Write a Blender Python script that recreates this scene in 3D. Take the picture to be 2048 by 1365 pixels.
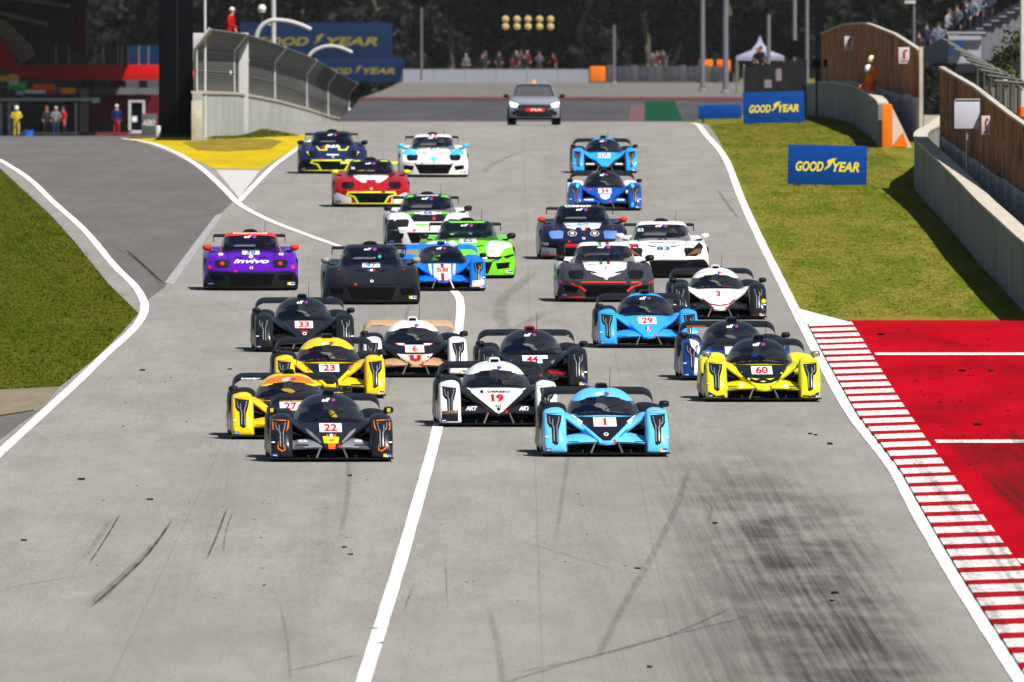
import bpy, bmesh, math, random
from mathutils import Vector, Matrix
from mathutils.bvhtree import BVHTree
random.seed(7)
for o in list(bpy.data.objects): bpy.data.objects.remove(o)
scene = bpy.context.scene
COL = scene.collection
# ------------------------------------------------------------------ camera, sky, sun, exposure
F = 55000.0            # focal length in photograph pixels (2048 wide): a long telephoto lens
ZC = 5.1               # camera height; road level under the first row of cars is about 0
PITCH = math.atan(412.5 / F)
cam = bpy.data.cameras.new('camera'); camo = bpy.data.objects.new('camera', cam); COL.objects.link(camo)
cam.sensor_width = 36.0; cam.lens = F / 2048.0 * 36.0
cam.clip_start = 1.0; cam.clip_end = 20000
camo.location = (0, 0, ZC); camo.rotation_euler = (math.pi / 2 - PITCH, 0, 0)
cam.dof.use_dof = True; cam.dof.focus_distance = 470; cam.dof.aperture_fstop = 13.0
scene.camera = camo
SUN_EL = math.radians(55); SUN_AZ = math.radians(138)      # azimuth clockwise from +Y (away from the camera)
w = bpy.data.worlds.new('World'); scene.world = w; w.use_nodes = True
nt = w.node_tree; nt.nodes.clear()
sky = nt.nodes.new('ShaderNodeTexSky'); sky.sky_type = 'NISHITA'; sky.sun_disc = False
sky.sun_elevation = SUN_EL; sky.sun_rotation = SUN_AZ
bg = nt.nodes.new('ShaderNodeBackground'); bg.inputs[1].default_value = 0.05
wo = nt.nodes.new('ShaderNodeOutputWorld')
nt.links.new(sky.outputs[0], bg.inputs[0]); nt.links.new(bg.outputs[0], wo.inputs[0])
sl = bpy.data.lights.new('sun', 'SUN'); sl.energy = 5.0; sl.angle = math.radians(0.53); sl.color = (1.0, 0.95, 0.87)
so = bpy.data.objects.new('sun', sl); COL.objects.link(so)
sdir = Vector((math.sin(SUN_AZ) * math.cos(SUN_EL), math.cos(SUN_AZ) * math.cos(SUN_EL), math.sin(SUN_EL)))
so.rotation_euler = sdir.to_track_quat('Z', 'Y').to_euler(); so.location = (40, 300, 60)
vs = scene.view_settings; vs.view_transform = 'Standard'; vs.look = 'None'; vs.gamma = 1.0; vs.use_curve_mapping = False
vs.exposure = 0.56
HAZE = 0.00001

# ------------------------------------------------------------------ projection helpers
def interp(t, x):
    if x <= t[0][0]: return t[0][1]
    for (a, b), (c, d) in zip(t, t[1:]):
        if x <= c: return b + (d - b) * (x - a) / (c - a)
    return t[-1][1]
def sstep(a, b, x):
    t = min(1, max(0, (x - a) / (b - a))); return t * t * (3 - 2 * t)
PROFILE = [(780, 341.7), (800, 325.5), (820, 311.5), (840, 299), (860, 288), (885, 277), (910, 267.5), (940, 257.5), (965, 251.5), (1000, 248.5),
           (1100, 246.5), (1300, 244), (1400, 222), (1500, 196), (2000, 166), (2400, 158), (4000, 185), (9000, 250)]
def row(X, D):          # image row on which the ground appears
    y = -338 + 9.64 * F / D if D < 780 else interp(PROFILE, D)
    if D > 870:
        if X < -8:
            yl = max(y, 276 - 3 * min(1, (D - 870) / 500)) if D < 2600 else 260
            y += (yl - y) * sstep(-8.2, -9.3, X)
        elif X > 8:
            y -= 14 * sstep(900, 1120, D) * sstep(8, 10, X) * (1 - sstep(1250, 1500, D))
    return y
def gz(X, D): return ZC - (row(X, D) - 270) / F * D
def at(px, py, D):      # a point at distance D seen at that pixel
    return Vector(((px - 1024) / F * D, D, ZC - (py - 270) / F * D))
def hit(px, py):        # the ground point seen at that pixel
    a, b = 120.0, 125.0
    while b < 2500 and row((px - 1024) / F * b, b) > py: a = b; b += 5
    for _ in range(46):
        m = (a + b) / 2
        if row((px - 1024) / F * m, m) > py: a = m
        else: b = m
    return ((px - 1024) / F * a, a)
def sc(D): return F / D

# ------------------------------------------------------------------ materials
def srgb(r, g, b):
    f = lambda c: (c / 255 / 12.92) if c / 255 <= 0.04045 else ((c / 255 + 0.055) / 1.055) ** 2.4
    return (f(r), f(g), f(b))
MATS = {}
def mat(name, col, rough=0.6, metal=0.0, coat=0.0, var=0.0, vscale=3.0, bump=0.0, bscale=20.0, spec=None, emit=None, estr=0.0, stretch=(1, 1, 1), col2=None):
    if name in MATS: return MATS[name]
    m = bpy.data.materials.new(name); m.use_nodes = True; t = m.node_tree; p = t.nodes['Principled BSDF']
    p.inputs['Roughness'].default_value = rough; p.inputs['Metallic'].default_value = metal
    p.inputs['Coat Weight'].default_value = coat; p.inputs['Coat Roughness'].default_value = 0.05
    if spec is None: spec = 0.5 if rough < 0.5 else (0.05 if rough < 0.65 else 0.0)
    p.inputs['Specular IOR Level'].default_value = spec
    p.inputs['Base Color'].default_value = (*col, 1)
    if var > 0 or bump > 0 or col2:
        tc = t.nodes.new('ShaderNodeTexCoord'); mp = t.nodes.new('ShaderNodeMapping'); mp.inputs['Scale'].default_value = stretch
        t.links.new(tc.outputs['Object'], mp.inputs[0])
    if var > 0 or col2:
        n = t.nodes.new('ShaderNodeTexNoise'); n.inputs['Scale'].default_value = vscale; n.inputs['Detail'].default_value = 6; n.inputs['Roughness'].default_value = 0.62
        t.links.new(mp.outputs[0], n.inputs['Vector'])
        r = t.nodes.new('ShaderNodeMapRange'); r.inputs[1].default_value = 0.32; r.inputs[2].default_value = 0.68
        t.links.new(n.outputs[0], r.inputs[0])
        mx = t.nodes.new('ShaderNodeMix'); mx.data_type = 'RGBA'
        c2 = col2 or tuple(c * (1 - var) for c in col)
        mx.inputs[6].default_value = (*col, 1); mx.inputs[7].default_value = (*c2, 1)
        t.links.new(r.outputs[0], mx.inputs[0]); t.links.new(mx.outputs[2], p.inputs['Base Color'])
    if bump > 0:
        n2 = t.nodes.new('ShaderNodeTexNoise'); n2.inputs['Scale'].default_value = bscale; n2.inputs['Detail'].default_value = 5
        t.links.new(mp.outputs[0], n2.inputs['Vector'])
        bp = t.nodes.new('ShaderNodeBump'); bp.inputs['Strength'].default_value = bump; bp.inputs['Distance'].default_value = 0.02
        t.links.new(n2.outputs[0], bp.inputs['Height']); t.links.new(bp.outputs[0], p.inputs['Normal'])
    if emit:
        p.inputs['Emission Color'].default_value = (*emit, 1); p.inputs['Emission Strength'].default_value = estr
    MATS[name] = m; return m
def paint(key, col, rough=0.32):
    return mat('paint_' + key, col, rough=rough, coat=0.32, spec=0.12, var=0.10, vscale=9, bump=0.02, bscale=14)

class N:                # tiny node-graph helper
    def __init__(s, m): s.t = m.node_tree
    def new(s, ty, **kw):
        n = s.t.nodes.new(ty)
        for k, v in kw.items(): setattr(n, k, v)
        return n
    def link(s, a, b): s.t.links.new(a, b)
    def math(s, op, a, b=None, c=None):
        n = s.new('ShaderNodeMath', operation=op)
        for i, v in enumerate((a, b, c)):
            if v is None: continue
            if isinstance(v, (int, float)): n.inputs[i].default_value = v
            else: s.link(v, n.inputs[i])
        return n.outputs[0]
    def noise(s, vec, scale, detail=5, rough=0.6):
        n = s.new('ShaderNodeTexNoise'); n.inputs['Scale'].default_value = scale; n.inputs['Detail'].default_value = detail; n.inputs['Roughness'].default_value = rough
        s.link(vec, n.inputs['Vector']); return n.outputs[0]
    def mapped(s, vec, scale, loc=(0, 0, 0)):
        n = s.new('ShaderNodeMapping'); n.inputs['Scale'].default_value = scale; n.inputs['Location'].default_value = loc
        s.link(vec, n.inputs[0]); return n.outputs[0]
    def ramp(s, v, a, b, c=0.0, d=1.0, smooth=True):
        n = s.new('ShaderNodeMapRange'); n.interpolation_type = 'SMOOTHSTEP' if smooth else 'LINEAR'
        for i, x in enumerate((a, b, c, d)): n.inputs[i + 1].default_value = x
        s.link(v, n.inputs[0]); return n.outputs[0]
    def mix(s, f, a, b):
        n = s.new('ShaderNodeMix', data_type='RGBA')
        for i, v in ((0, f), (6, a), (7, b)):
            if isinstance(v, tuple): n.inputs[i].default_value = (*v, 1)
            elif isinstance(v, (int, float)): n.inputs[i].default_value = v
            else: s.link(v, n.inputs[i])
        return n.outputs[2]

def asphalt_mat(name, base, dark, rubber=True):
    m = bpy.data.materials.new(name); m.use_nodes = True; g = N(m); p = m.node_tree.nodes['Principled BSDF']
    pos = g.new('ShaderNodeTexCoord').outputs['Object']
    big = g.ramp(g.noise(g.mapped(pos, (0.35, 0.02, 1)), 1.0, 4), 0.3, 0.7)
    pat = g.ramp(g.noise(g.mapped(pos, (1.1, 0.09, 1), (5, 3, 0)), 1.0, 8, 0.72), 0.36, 0.68)
    grain = g.ramp(g.noise(g.mapped(pos, (30, 3.0, 1)), 1.0, 3, 0.7), 0.25, 0.75)
    streak = g.ramp(g.noise(g.mapped(pos, (9, 0.05, 1)), 1.0, 5, 0.7), 0.4, 0.75)
    c = g.mix(big, base, tuple(x * 0.86 for x in base))
    c = g.mix(g.math('MULTIPLY', pat, 0.55), c, tuple(x * f for x, f in zip(base, (0.68, 0.655, 0.62))))
    c = g.mix(g.math('MULTIPLY', grain, 0.46), c, dark)
    c = g.mix(g.math('MULTIPLY', streak, 0.10), c, dark)
    if rubber:
        sx = g.new('ShaderNodeSeparateXYZ'); g.link(pos, sx.inputs[0]); X, D = sx.outputs[0], sx.outputs[1]
        near = g.ramp(D, 455, 360, 0.0, 1.0)
        cb = g.new('ShaderNodeCombineXYZ'); g.link(g.math('SUBTRACT', X, g.math('MULTIPLY', g.math('SUBTRACT', 450.0, D), 0.0063)), cb.inputs[0]); g.link(D, cb.inputs[1]); sh = cb.outputs[0]
        cx = g.math('SUBTRACT', X, g.math('ADD', 3.05, g.math('MULTIPLY', near, 0.60)))
        band = g.math('MULTIPLY', g.ramp(cx, -1.9, 0.0), g.ramp(cx, 2.0, 0.4))
        n1 = g.ramp(g.noise(g.mapped(sh, (0.8, 0.11, 1), (2, 9, 0)), 1.0, 6, 0.6), 0.34, 0.62)
        n2 = g.ramp(g.noise(g.mapped(sh, (9, 0.02, 1), (1, 4, 0)), 1.0, 6, 0.72), 0.33, 0.66)
        wgt = g.math('MULTIPLY', band, g.math('ADD', g.math('MULTIPLY', n1, 0.48), g.math('MULTIPLY', n2, 0.46)))
        wgt = g.math('MULTIPLY', wgt, g.math('ADD', g.math('MULTIPLY', near, 0.86), 0.12))
        c = g.mix(wgt, c, (0.018, 0.017, 0.016))
        wide = g.math('MULTIPLY', g.math('MULTIPLY', g.ramp(X, 0.6, 2.6), g.ramp(X, 5.4, 3.6)), g.ramp(D, 420, 310))
        c = g.mix(g.math('MULTIPLY', wide, g.math('ADD', g.math('MULTIPLY', n2, 0.22), 0.16)), c, (0.03, 0.028, 0.026))
        # faint wheel tracks of the racing groove farther back
        for x0, wd in ((-4.2, 0.5), (-2.6, 0.45), (1.1, 0.5), (2.4, 0.6)):
            b2 = g.ramp(g.math('ABSOLUTE', g.math('SUBTRACT', X, x0)), wd, 0.05)
            c = g.mix(g.math('MULTIPLY', g.math('MULTIPLY', b2, n2), 0.12), c, (0.05, 0.05, 0.05))
        # paving joints running along the straight
        for x0 in (-4.55, 0.35, 1.9):
            b3 = g.ramp(g.math('ABSOLUTE', g.math('SUBTRACT', X, x0)), 0.02, 0.008)
            c = g.mix(g.math('MULTIPLY', b3, 0.16), c, (0.06, 0.06, 0.06))
    g.link(c, p.inputs['Base Color'])
    p.inputs['Roughness'].default_value = 0.95; p.inputs['Specular IOR Level'].default_value = 0.0
    bp = g.new('ShaderNodeBump'); bp.inputs['Strength'].default_value = 0.25; bp.inputs['Distance'].default_value = 0.01
    g.link(g.noise(g.mapped(pos, (60, 20, 1)), 1.0, 3), bp.inputs['Height']); g.link(bp.outputs[0], p.inputs['Normal'])
    return m

# ------------------------------------------------------------------ object helpers
def link(o, parent=None):
    COL.objects.link(o)
    if parent: o.parent = parent
    return o
def tag(o, label=None, cat=None, group=None, kind=None):
    if label: o['label'] = label
    if cat: o['category'] = cat
    if group: o['group'] = group
    if kind: o['kind'] = kind
    return o
def empty(name, loc=(0, 0, 0), rot=(0, 0, 0), **kw):
    o = bpy.data.objects.new(name, None); link(o); o.location = loc; o.rotation_euler = rot; o.empty_display_size = 0.2
    return tag(o, **kw)
def finish(me, smooth=True, ang=35):
    me.materials.append(None)
    if smooth:
        for p in me.polygons: p.use_smooth = True
        me.set_sharp_from_angle(angle=math.radians(ang))
    return me
def obj(name, me, m, parent=None, loc=None):
    o = bpy.data.objects.new(name, me)
    if len(me.materials) == 0: me.materials.append(None)
    o.material_slots[0].link = 'OBJECT'; o.material_slots[0].material = m
    link(o, parent)
    if loc: o.location = loc
    return o
def mesh_of(verts, faces, name='m', smooth=True, ang=35):
    me = bpy.data.meshes.new(name); me.from_pydata([tuple(v) for v in verts], [], faces); me.update()
    return finish(me, smooth, ang)
def from_bm(bm, smooth=False, ang=35):
    me = bpy.data.meshes.new('m'); bm.normal_update(); bm.to_mesh(me); bm.free()
    return finish(me, smooth, ang)
def cat1(p0, p1, p2, p3, t):
    return 0.5 * ((2 * p1) + (-p0 + p2) * t + (2 * p0 - 5 * p1 + 4 * p2 - p3) * t * t + (-p0 + 3 * p1 - 3 * p2 + p3) * t ** 3)
def refine(pts, n, closed=False):
    L = len(pts); out = []
    rng = L if closed else L - 1
    for i in range(rng):
        g = (lambda k: pts[k % L]) if closed else (lambda k: pts[min(L - 1, max(0, k))])
        for j in range(n): out.append(cat1(g(i - 1), g(i), g(i + 1), g(i + 2), j / n))
    if not closed: out.append(pts[-1])
    return out
def loft(sections, nu=4, nv=4, closed=True, caps=True, ang=40, pick=None):
    """sections: equally long lists of Vectors; smooth surface through them"""
    rows = [refine([Vector(p) for p in s], nu, closed) for s in sections]
    W = len(rows[0])
    cols = [refine([r[i] for r in rows], nv) for i in range(W)]
    H = len(cols[0])
    verts = [cols[i][j] for j in range(H) for i in range(W)]
    faces = []
    for j in range(H - 1):
        for i in range(W if closed else W - 1):
            faces.append((j * W + i, j * W + (i + 1) % W, (j + 1) * W + (i + 1) % W, (j + 1) * W + i))
    if caps and closed:
        faces.append(tuple(range(W - 1, -1, -1))); faces.append(tuple((H - 1) * W + i for i in range(W)))
    if pick:
        outs = []
        for f in pick:
            sel = [q for q in faces if f(sum((verts[k] for k in q), Vector()) / len(q))]
            used = sorted({k for q in sel for k in q}); mp = {k: i for i, k in enumerate(used)}
            outs.append(mesh_of([verts[k] for k in used], [tuple(mp[k] for k in q) for q in sel], ang=ang))
        return outs
    return mesh_of(verts, faces, ang=ang)
def gridmesh(fn, us, vs, pick=None, ang=40):
    verts = [Vector(fn(u, v)) for v in vs for u in us]; W = len(us)
    faces = [(j * W + i, j * W + i + 1, (j + 1) * W + i + 1, (j + 1) * W + i) for j in range(len(vs) - 1) for i in range(W - 1)]
    return mesh_of(verts, faces, ang=ang)
def lin(a, b, n): return [a + (b - a) * i / (n - 1) for i in range(n)]
def bm_box(bm, c, s, rotz=0.0, mtx=None):
    M = Matrix.Translation(Vector(c)) @ Matrix.Rotation(rotz, 4, 'Z') @ Matrix.Diagonal((*s, 1))
    if mtx: M = mtx @ M
    return bmesh.ops.create_cube(bm, size=1.0, matrix=M)['verts']
def boxmesh(c, s, rotz=0.0, bev=0.0):
    bm = bmesh.new(); bm_box(bm, c, s, rotz)
    if bev > 0: bmesh.ops.bevel(bm, geom=bm.edges[:], offset=bev, segments=2, affect='EDGES', profile=0.6)
    return from_bm(bm, bev > 0)
def bm_tube(bm, pts, r, n=8, r2=None, caps=True):
    pts = [Vector(p) for p in pts]; rings = []
    for i, p in enumerate(pts):
        d = (pts[min(i + 1, len(pts) - 1)] - pts[max(i - 1, 0)]).normalized()
        a = d.cross(Vector((0, 0, 1)))
        if a.length < 1e-3: a = Vector((1, 0, 0))
        a.normalize(); b = d.cross(a).normalized()
        rr = r + ((r2 if r2 is not None else r) - r) * i / max(1, len(pts) - 1)
        rings.append([bm.verts.new(p + a * rr * math.cos(t) + b * rr * math.sin(t)) for t in [2 * math.pi * k / n for k in range(n)]])
    for r0, r1 in zip(rings, rings[1:]):
        for k in range(n): bm.faces.new((r0[k], r0[(k + 1) % n], r1[(k + 1) % n], r1[k]))
    if caps:
        bm.faces.new(rings[0][::-1]); bm.faces.new(rings[-1])
def tubemesh(pts, r, n=8, r2=None):
    bm = bmesh.new(); bm_tube(bm, pts, r, n, r2); bmesh.ops.recalc_face_normals(bm, faces=bm.faces[:]); return from_bm(bm, True, 50)
def lathe(prof, n=24, axis='z', c=(0, 0, 0)):
    verts = []; faces = []; c = Vector(c)
    for r, h in prof:
        for k in range(n):
            a = 2 * math.pi * k / n; u, v = r * math.cos(a), r * math.sin(a)
            verts.append(c + (Vector((u, v, h)) if axis == 'z' else Vector((h, u, v)) if axis == 'x' else Vector((u, h, v))))
    for j in range(len(prof) - 1):
        for k in range(n): faces.append((j * n + k, j * n + (k + 1) % n, (j + 1) * n + (k + 1) % n, (j + 1) * n + k))
    return mesh_of(verts, faces)
def copy_tree(o, parent=None):
    c = o.copy(); COL.objects.link(c); c.parent = parent
    for ch in list(o.children): copy_tree(ch, c)
    return c

# ------------------------------------------------------------------ sheets lying on the ground
def sheet(name, poly, off, m, px=True, kind='structure', step=12.0, xs=()):
    """poly given as pixels (or X, D pairs); follows the slope of the ground"""
    pts = [hit(*p) if px else p for p in poly]
    bm = bmesh.new(); vsb = [bm.verts.new((x, d, 0)) for x, d in pts]
    f = bm.faces.new(vsb); f.normal_update(); bmesh.ops.triangulate(bm, faces=[f], ngon_method='EAR_CLIP')
    d0, d1 = min(p[1] for p in pts), max(p[1] for p in pts)
    d = math.ceil(d0 / step) * step
    while d < d1:
        bmesh.ops.bisect_plane(bm, geom=bm.verts[:] + bm.edges[:] + bm.faces[:], plane_co=(0, d, 0), plane_no=(0, 1, 0)); d += step
    for x in xs:
        bmesh.ops.bisect_plane(bm, geom=bm.verts[:] + bm.edges[:] + bm.faces[:], plane_co=(x, 0, 0), plane_no=(1, 0, 0))
    for v in bm.verts: v.co.z = gz(v.co.x, v.co.y) + off
    bmesh.ops.recalc_face_normals(bm, faces=bm.faces[:])
    if sum(f.normal.z for f in bm.faces) < 0: bmesh.ops.reverse_faces(bm, faces=bm.faces[:])
    o = obj(name, from_bm(bm), m); o['kind'] = kind
    return o
def ribbon(name, poly, width, off, m, px=True, kind='structure', soft=False, n=8, w2=None):
    pts = [Vector(hit(*p)) if px else Vector(p) for p in poly]
    pts = refine(pts, n) if len(pts) > 2 else [pts[0].lerp(pts[1], i / 10) for i in range(11)]
    verts = []; faces = []; al = []
    lanes = (-0.5, -0.2, 0.2, 0.5) if soft else (-0.5, 0.5); L = len(lanes)
    for i, p in enumerate(pts):
        t = (pts[min(i + 1, len(pts) - 1)] - pts[max(i - 1, 0)]).normalized(); nrm = Vector((t.y, -t.x))
        wd = width if w2 is None else width + (w2 - width) * i / (len(pts) - 1)
        if not soft: wd *= 1 + .05 * math.sin(i * 1.7) * math.sin(i * .53 + 1)
        for l in lanes:
            q = p + nrm * wd * l; verts.append((q.x, q.y, gz(q.x, q.y) + off))
            e = min(1.0, i / 3, (len(pts) - 1 - i) / 3)
            al.append(0.0 if (soft and abs(l) == 0.5) else e)
    for i in range(len(pts) - 1):
        for k in range(L - 1): faces.append((i * L + k, i * L + k + 1, (i + 1) * L + k + 1, (i + 1) * L + k))
    me = mesh_of(verts, faces, smooth=False)
    if soft:
        a = me.attributes.new('a', 'FLOAT', 'POINT')
        for i, v in enumerate(al): a.data[i].value = v
    o = obj(name, me, m); o['kind'] = kind
    return o
# ================================================================== GROUND
def grass_mat(name, lift=1.0):
    m = bpy.data.materials.new(name); m.use_nodes = True; g = N(m); p = m.node_tree.nodes['Principled BSDF']
    pos = g.new('ShaderNodeTexCoord').outputs['Object']
    a = g.ramp(g.noise(g.mapped(pos, (0.9, 0.045, 0)), 1.0, 6, 0.65), 0.40, 0.60)
    b = g.ramp(g.noise(g.mapped(pos, (3.0, 0.30, 0), (7, 1, 0)), 1.0, 4, 0.65), 0.3, 0.7)
    sx = g.new('ShaderNodeSeparateXYZ'); g.link(pos, sx.inputs[0])
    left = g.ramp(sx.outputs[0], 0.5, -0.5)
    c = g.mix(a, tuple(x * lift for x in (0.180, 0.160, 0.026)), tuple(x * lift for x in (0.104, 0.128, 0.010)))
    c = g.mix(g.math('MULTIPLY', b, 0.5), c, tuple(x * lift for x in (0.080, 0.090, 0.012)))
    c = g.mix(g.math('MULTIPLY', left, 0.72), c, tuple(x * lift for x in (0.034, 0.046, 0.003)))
    g.link(c, p.inputs['Base Color']); p.inputs['Roughness'].default_value = 0.95; p.inputs['Specular IOR Level'].default_value = 0.0
    if lift != 1.0:
        up = g.new('ShaderNodeCombineXYZ'); up.inputs[2].default_value = 1.0; up.inputs[1].default_value = -.35; g.link(up.outputs[0], p.inputs['Normal'])
    return m
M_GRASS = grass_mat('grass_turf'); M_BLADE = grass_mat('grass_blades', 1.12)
ds = [12 * i for i in range(10, 176)] + [2200, 2400, 2700, 3200, 4000, 6000, 9000]
ds = sorted(set(ds)); xs_ = [-3000, -900, -300, -120, -60, -30, -18, -13, -11, -10, -9.6, -9.2, -8.9, -8.6, -8.2, -7.5, -5, 0, 4, 6, 7, 8, 8.4, 8.8, 9.2, 9.6, 10, 11, 13, 18, 30, 60, 120, 300, 900, 3000]
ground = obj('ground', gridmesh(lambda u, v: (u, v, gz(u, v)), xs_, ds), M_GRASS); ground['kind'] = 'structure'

FX = [x for x in xs_ if -20 < x < 60]
M_ASPH = asphalt_mat('asphalt_track', (0.285, 0.277, 0.264), (0.10, 0.098, 0.094))
M_PIT = asphalt_mat('asphalt_pit_exit', (0.145, 0.142, 0.143), (0.06, 0.06, 0.06), rubber=False)
M_FAR = mat('asphalt_far', (0.075, 0.075, 0.085), 0.9, var=0.3, vscale=0.3, stretch=(1, 0.1, 1))
M_CONC = mat('concrete_apron', (0.15, 0.143, 0.138), 0.9, var=0.25, vscale=0.4, stretch=(1, 0.1, 1))
M_WHITE = mat('white_paint', (0.80, 0.79, 0.77), 0.7, col2=(0.46, 0.45, 0.43), vscale=4.0, stretch=(4, 0.12, 1))
M_RED = mat('red_runoff_paint', (0.37, 0.003, 0.011), 0.9, col2=(0.20, 0.003, 0.007), vscale=0.8, stretch=(1, 0.08, 1))
M_YEL = mat('yellow_paint', (0.46, 0.34, 0.012), 0.7, col2=(0.34, 0.25, 0.014), vscale=0.9, stretch=(1, 0.08, 1))
M_DIRT = mat('dry_earth', (0.20, 0.17, 0.125), 0.95, col2=(0.13, 0.12, 0.08), vscale=1.5, stretch=(1, 0.1, 1))

LEFT_GRASS = [(-90, 285), (0, 338), (100, 430), (148, 483), (216, 568), (277, 628), (245, 665), (195, 715), (120, 775), (0, 781), (-140, 790)]
near_left = [hit(*p) for p in ((0, 338), (100, 430), (148, 483), (216, 568), (277, 628), (245, 665), (195, 715), (120, 775), (60, 830), (0, 880), (-60, 940))]
track_poly = [(-60, 790)] + near_left[:1] + near_left[1:] + [(-7.4, 330), (-8.0, 180), (5.8, 180), (5.8, 560), (6.0, 720), (6.3, 800), (6.6, 880), (6.9, 965), (7.4, 1100), (8.0, 1290), (-8.9, 1290), (-9.45, 1000), (-9.75, 900), (-10.5, 868), (-60, 868)]
sheet('track_asphalt', track_poly, 0.010, M_ASPH, px=False, xs=(-9.6, -9.2, -8.9, -8.6, -8.2))
pitp = [hit(*p) for p in ((0, 322), (58, 359), (105, 404), (169, 462), (227, 531), (269, 573), (289, 606), (330, 575), (400, 486), (440, 430), (468, 402), (430, 362), (380, 326), (330, 302), (285, 287), (250, 280))]
sheet('pit_exit_road', [(-60, 790)] + pitp + [(-12.2, 900), (-13, 1000), (-16, 1300), (-20, 1680), (-90, 1680), (-90, 1000)], 0.013, M_PIT, px=False)
sheet('far_straight', [(-8.3, 1290), (8.2, 1290), (60, 1290), (60, 1500), (-8.3, 1500)], 0.012, M_FAR, px=False, xs=FX)
sheet('far_apron', [(-8.3, 1500), (90, 1500), (90, 2060), (-40, 2060), (-8.3, 1700)], 0.012, M_CONC, px=False, xs=FX)
sheet('far_red_kerb', [(-8.3, 1478), (60, 1478), (60, 1502), (-8.3, 1502)], 0.03, mat('faded_red_paint', (0.12, 0.035, 0.04), 0.8, var=0.2), px=False, xs=FX)
sheet('green_painted_patch', [(6.3, 1300), (8.1, 1300), (8.7, 1470), (7.1, 1470)], 0.03, mat('green_paint', (0.012, 0.065, 0.036), 0.8, var=0.3, vscale=1), px=False, xs=FX)
sheet('pink_painted_patch', [(5.5, 1300), (6.25, 1300), (6.95, 1440), (6.2, 1440)], 0.03, mat('pink_paint', (0.15, 0.08, 0.095), 0.8, var=0.3, vscale=1), px=False, xs=FX)
sheet('yellow_pit_zone', [(258, 279), (330, 277), (480, 276.5), (612, 270), (606, 292), (522, 340), (428, 338), (385, 320), (330, 298)], 0.0145, M_YEL, step=6)
sheet('worn_yellow_patch', [(362, 286), (430, 279), (540, 279), (566, 284), (540, 300), (450, 305), (395, 302)], 0.0165, mat('worn_yellow', (0.24, 0.185, 0.02), 0.8, col2=(0.15, 0.125, 0.03), vscale=1.2, stretch=(1, .1, 1)), step=6)
sheet('gore_white', [(432, 341), (520, 342), (478, 398)], 0.0145, mat('faded_white', (0.46, 0.45, 0.44), 0.8, var=0.2))
sheet('patched_joint', [(447, 428), (431, 432), (330, 566), (346, 572)], 0.0155, mat('patch_grey', (0.30, 0.30, 0.315), 0.85, var=0.25, vscale=2))
sheet('earth_strip', [(-140, 790), (0, 781), (120, 775), (84, 819), (0, 832), (-140, 846)], 0.012, M_DIRT)
sheet('service_road', [(-140, 852), (0, 836), (82, 821), (40, 850), (0, 882), (-140, 985)], 0.016, M_PIT)
# painted lines
ribbon('track_edge_line', [(-3, 322 - 2), (58, 359), (105, 404), (169, 462), (227, 531), (269, 573), (287, 603), (289, 617), (284, 636), (262, 665), (211, 711), (158, 763), (95, 821), (0, 908), (-90, 995)], 0.17, 0.019, M_WHITE)
ribbon('pit_exit_line', [(245, 278.5), (300, 287), (350, 306), (400, 336), (447, 378), (478, 409), (530, 438), (600, 466), (690, 498), (790, 528), (868, 556), (908, 584), (921, 612), (914, 680), (893, 772), (870, 880), (840, 990), (800, 1130), (763, 1250), (727, 1365), (700, 1450)], 0.17, 0.019, M_WHITE)
ribbon('straight_edge_line', [(478, 404), (540, 340), (580, 309), (612, 287), (660, 266)], 0.15, 0.018, M_WHITE)
edge_px = [(1383, 247.5), (1410, 268), (1450, 317), (1483, 399), (1520, 480), (1560, 560), (1596, 632), (1637, 712), (1699, 824), (1784, 936), (1833, 1026), (1898, 1138), (1954, 1228), (2022, 1334), (2090, 1440)]
ribbon('track_edge_line', edge_px, 0.19, 0.019, M_WHITE)
edge_w = [hit(*p) for p in edge_px]
def edge_x(D): return interp(sorted([(d, x) for x, d in edge_w]), D)
# red run-off with white cross lines
sheet('red_runoff', [(6.3, 541), (60, 541), (60, 180), (6.3, 180)], 0.012, M_RED, px=False)
for d in (506, 433.5, 362.5, 296): sheet('runoff_cross_line', [(6.68, d - 1.1), (60, d - 1.1), (60, d + 1.1), (6.68, d + 1.1)], 0.018, M_WHITE, px=False)
# kerb: alternate red and white blocks
M_KW = mat('kerb_white', (0.72, 0.70, 0.68), 0.7, col2=(0.34, 0.33, 0.32), vscale=2.2, stretch=(6, 0.5, 1), bump=0.2)
M_KR = mat('kerb_red', (0.36, 0.008, 0.018), 0.7, col2=(0.22, 0.006, 0.012), vscale=2.2, stretch=(6, 0.5, 1), bump=0.2)
M_KB = mat('kerb_concrete', (0.26, 0.02, 0.03), 0.8, var=0.3)
kerb = empty('kerb', (0, 430, 0), kind='structure')
def slab(x0, x1, d0, d1, h0, h1, drop=0.1):
    v = []
    for (x, d, h) in ((x0, d0, h0), (x1, d0, h1), (x1, d1, h1), (x0, d1, h0)): v.append((x, d, gz(x, d) + h))
    b = [(p[0], p[1], p[2] - drop) for p in v]
    return mesh_of(v + b, [(0, 1, 2, 3), (7, 6, 5, 4), (0, 4, 5, 1), (1, 5, 6, 2), (2, 6, 7, 3), (3, 7, 4, 0)], smooth=False)
d = 536.0; P = 5.82
base = slab(5.9, 6.64, 300, 538, 0.012, 0.012)
while d > 285:
    wv = 0.6 * P + random.uniform(-.12, .12); xi = edge_x(d) + 0.09
    xo = interp([(300, 6.66), (362, 6.62), (433, 6.52), (470, 6.53), (538, 6.62)], d)
    for nm, a, b, m in (('kerb_block', d - wv + 0.03, d, M_KW), ('kerb_block', d - P + 0.03, d - wv, M_KR)):
        o = obj(nm, slab(xi, xo, a, b, 0.045 + random.uniform(0, .006), 0.075), m, kerb); o.location = (0, -430, 0)
    d -= P
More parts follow.
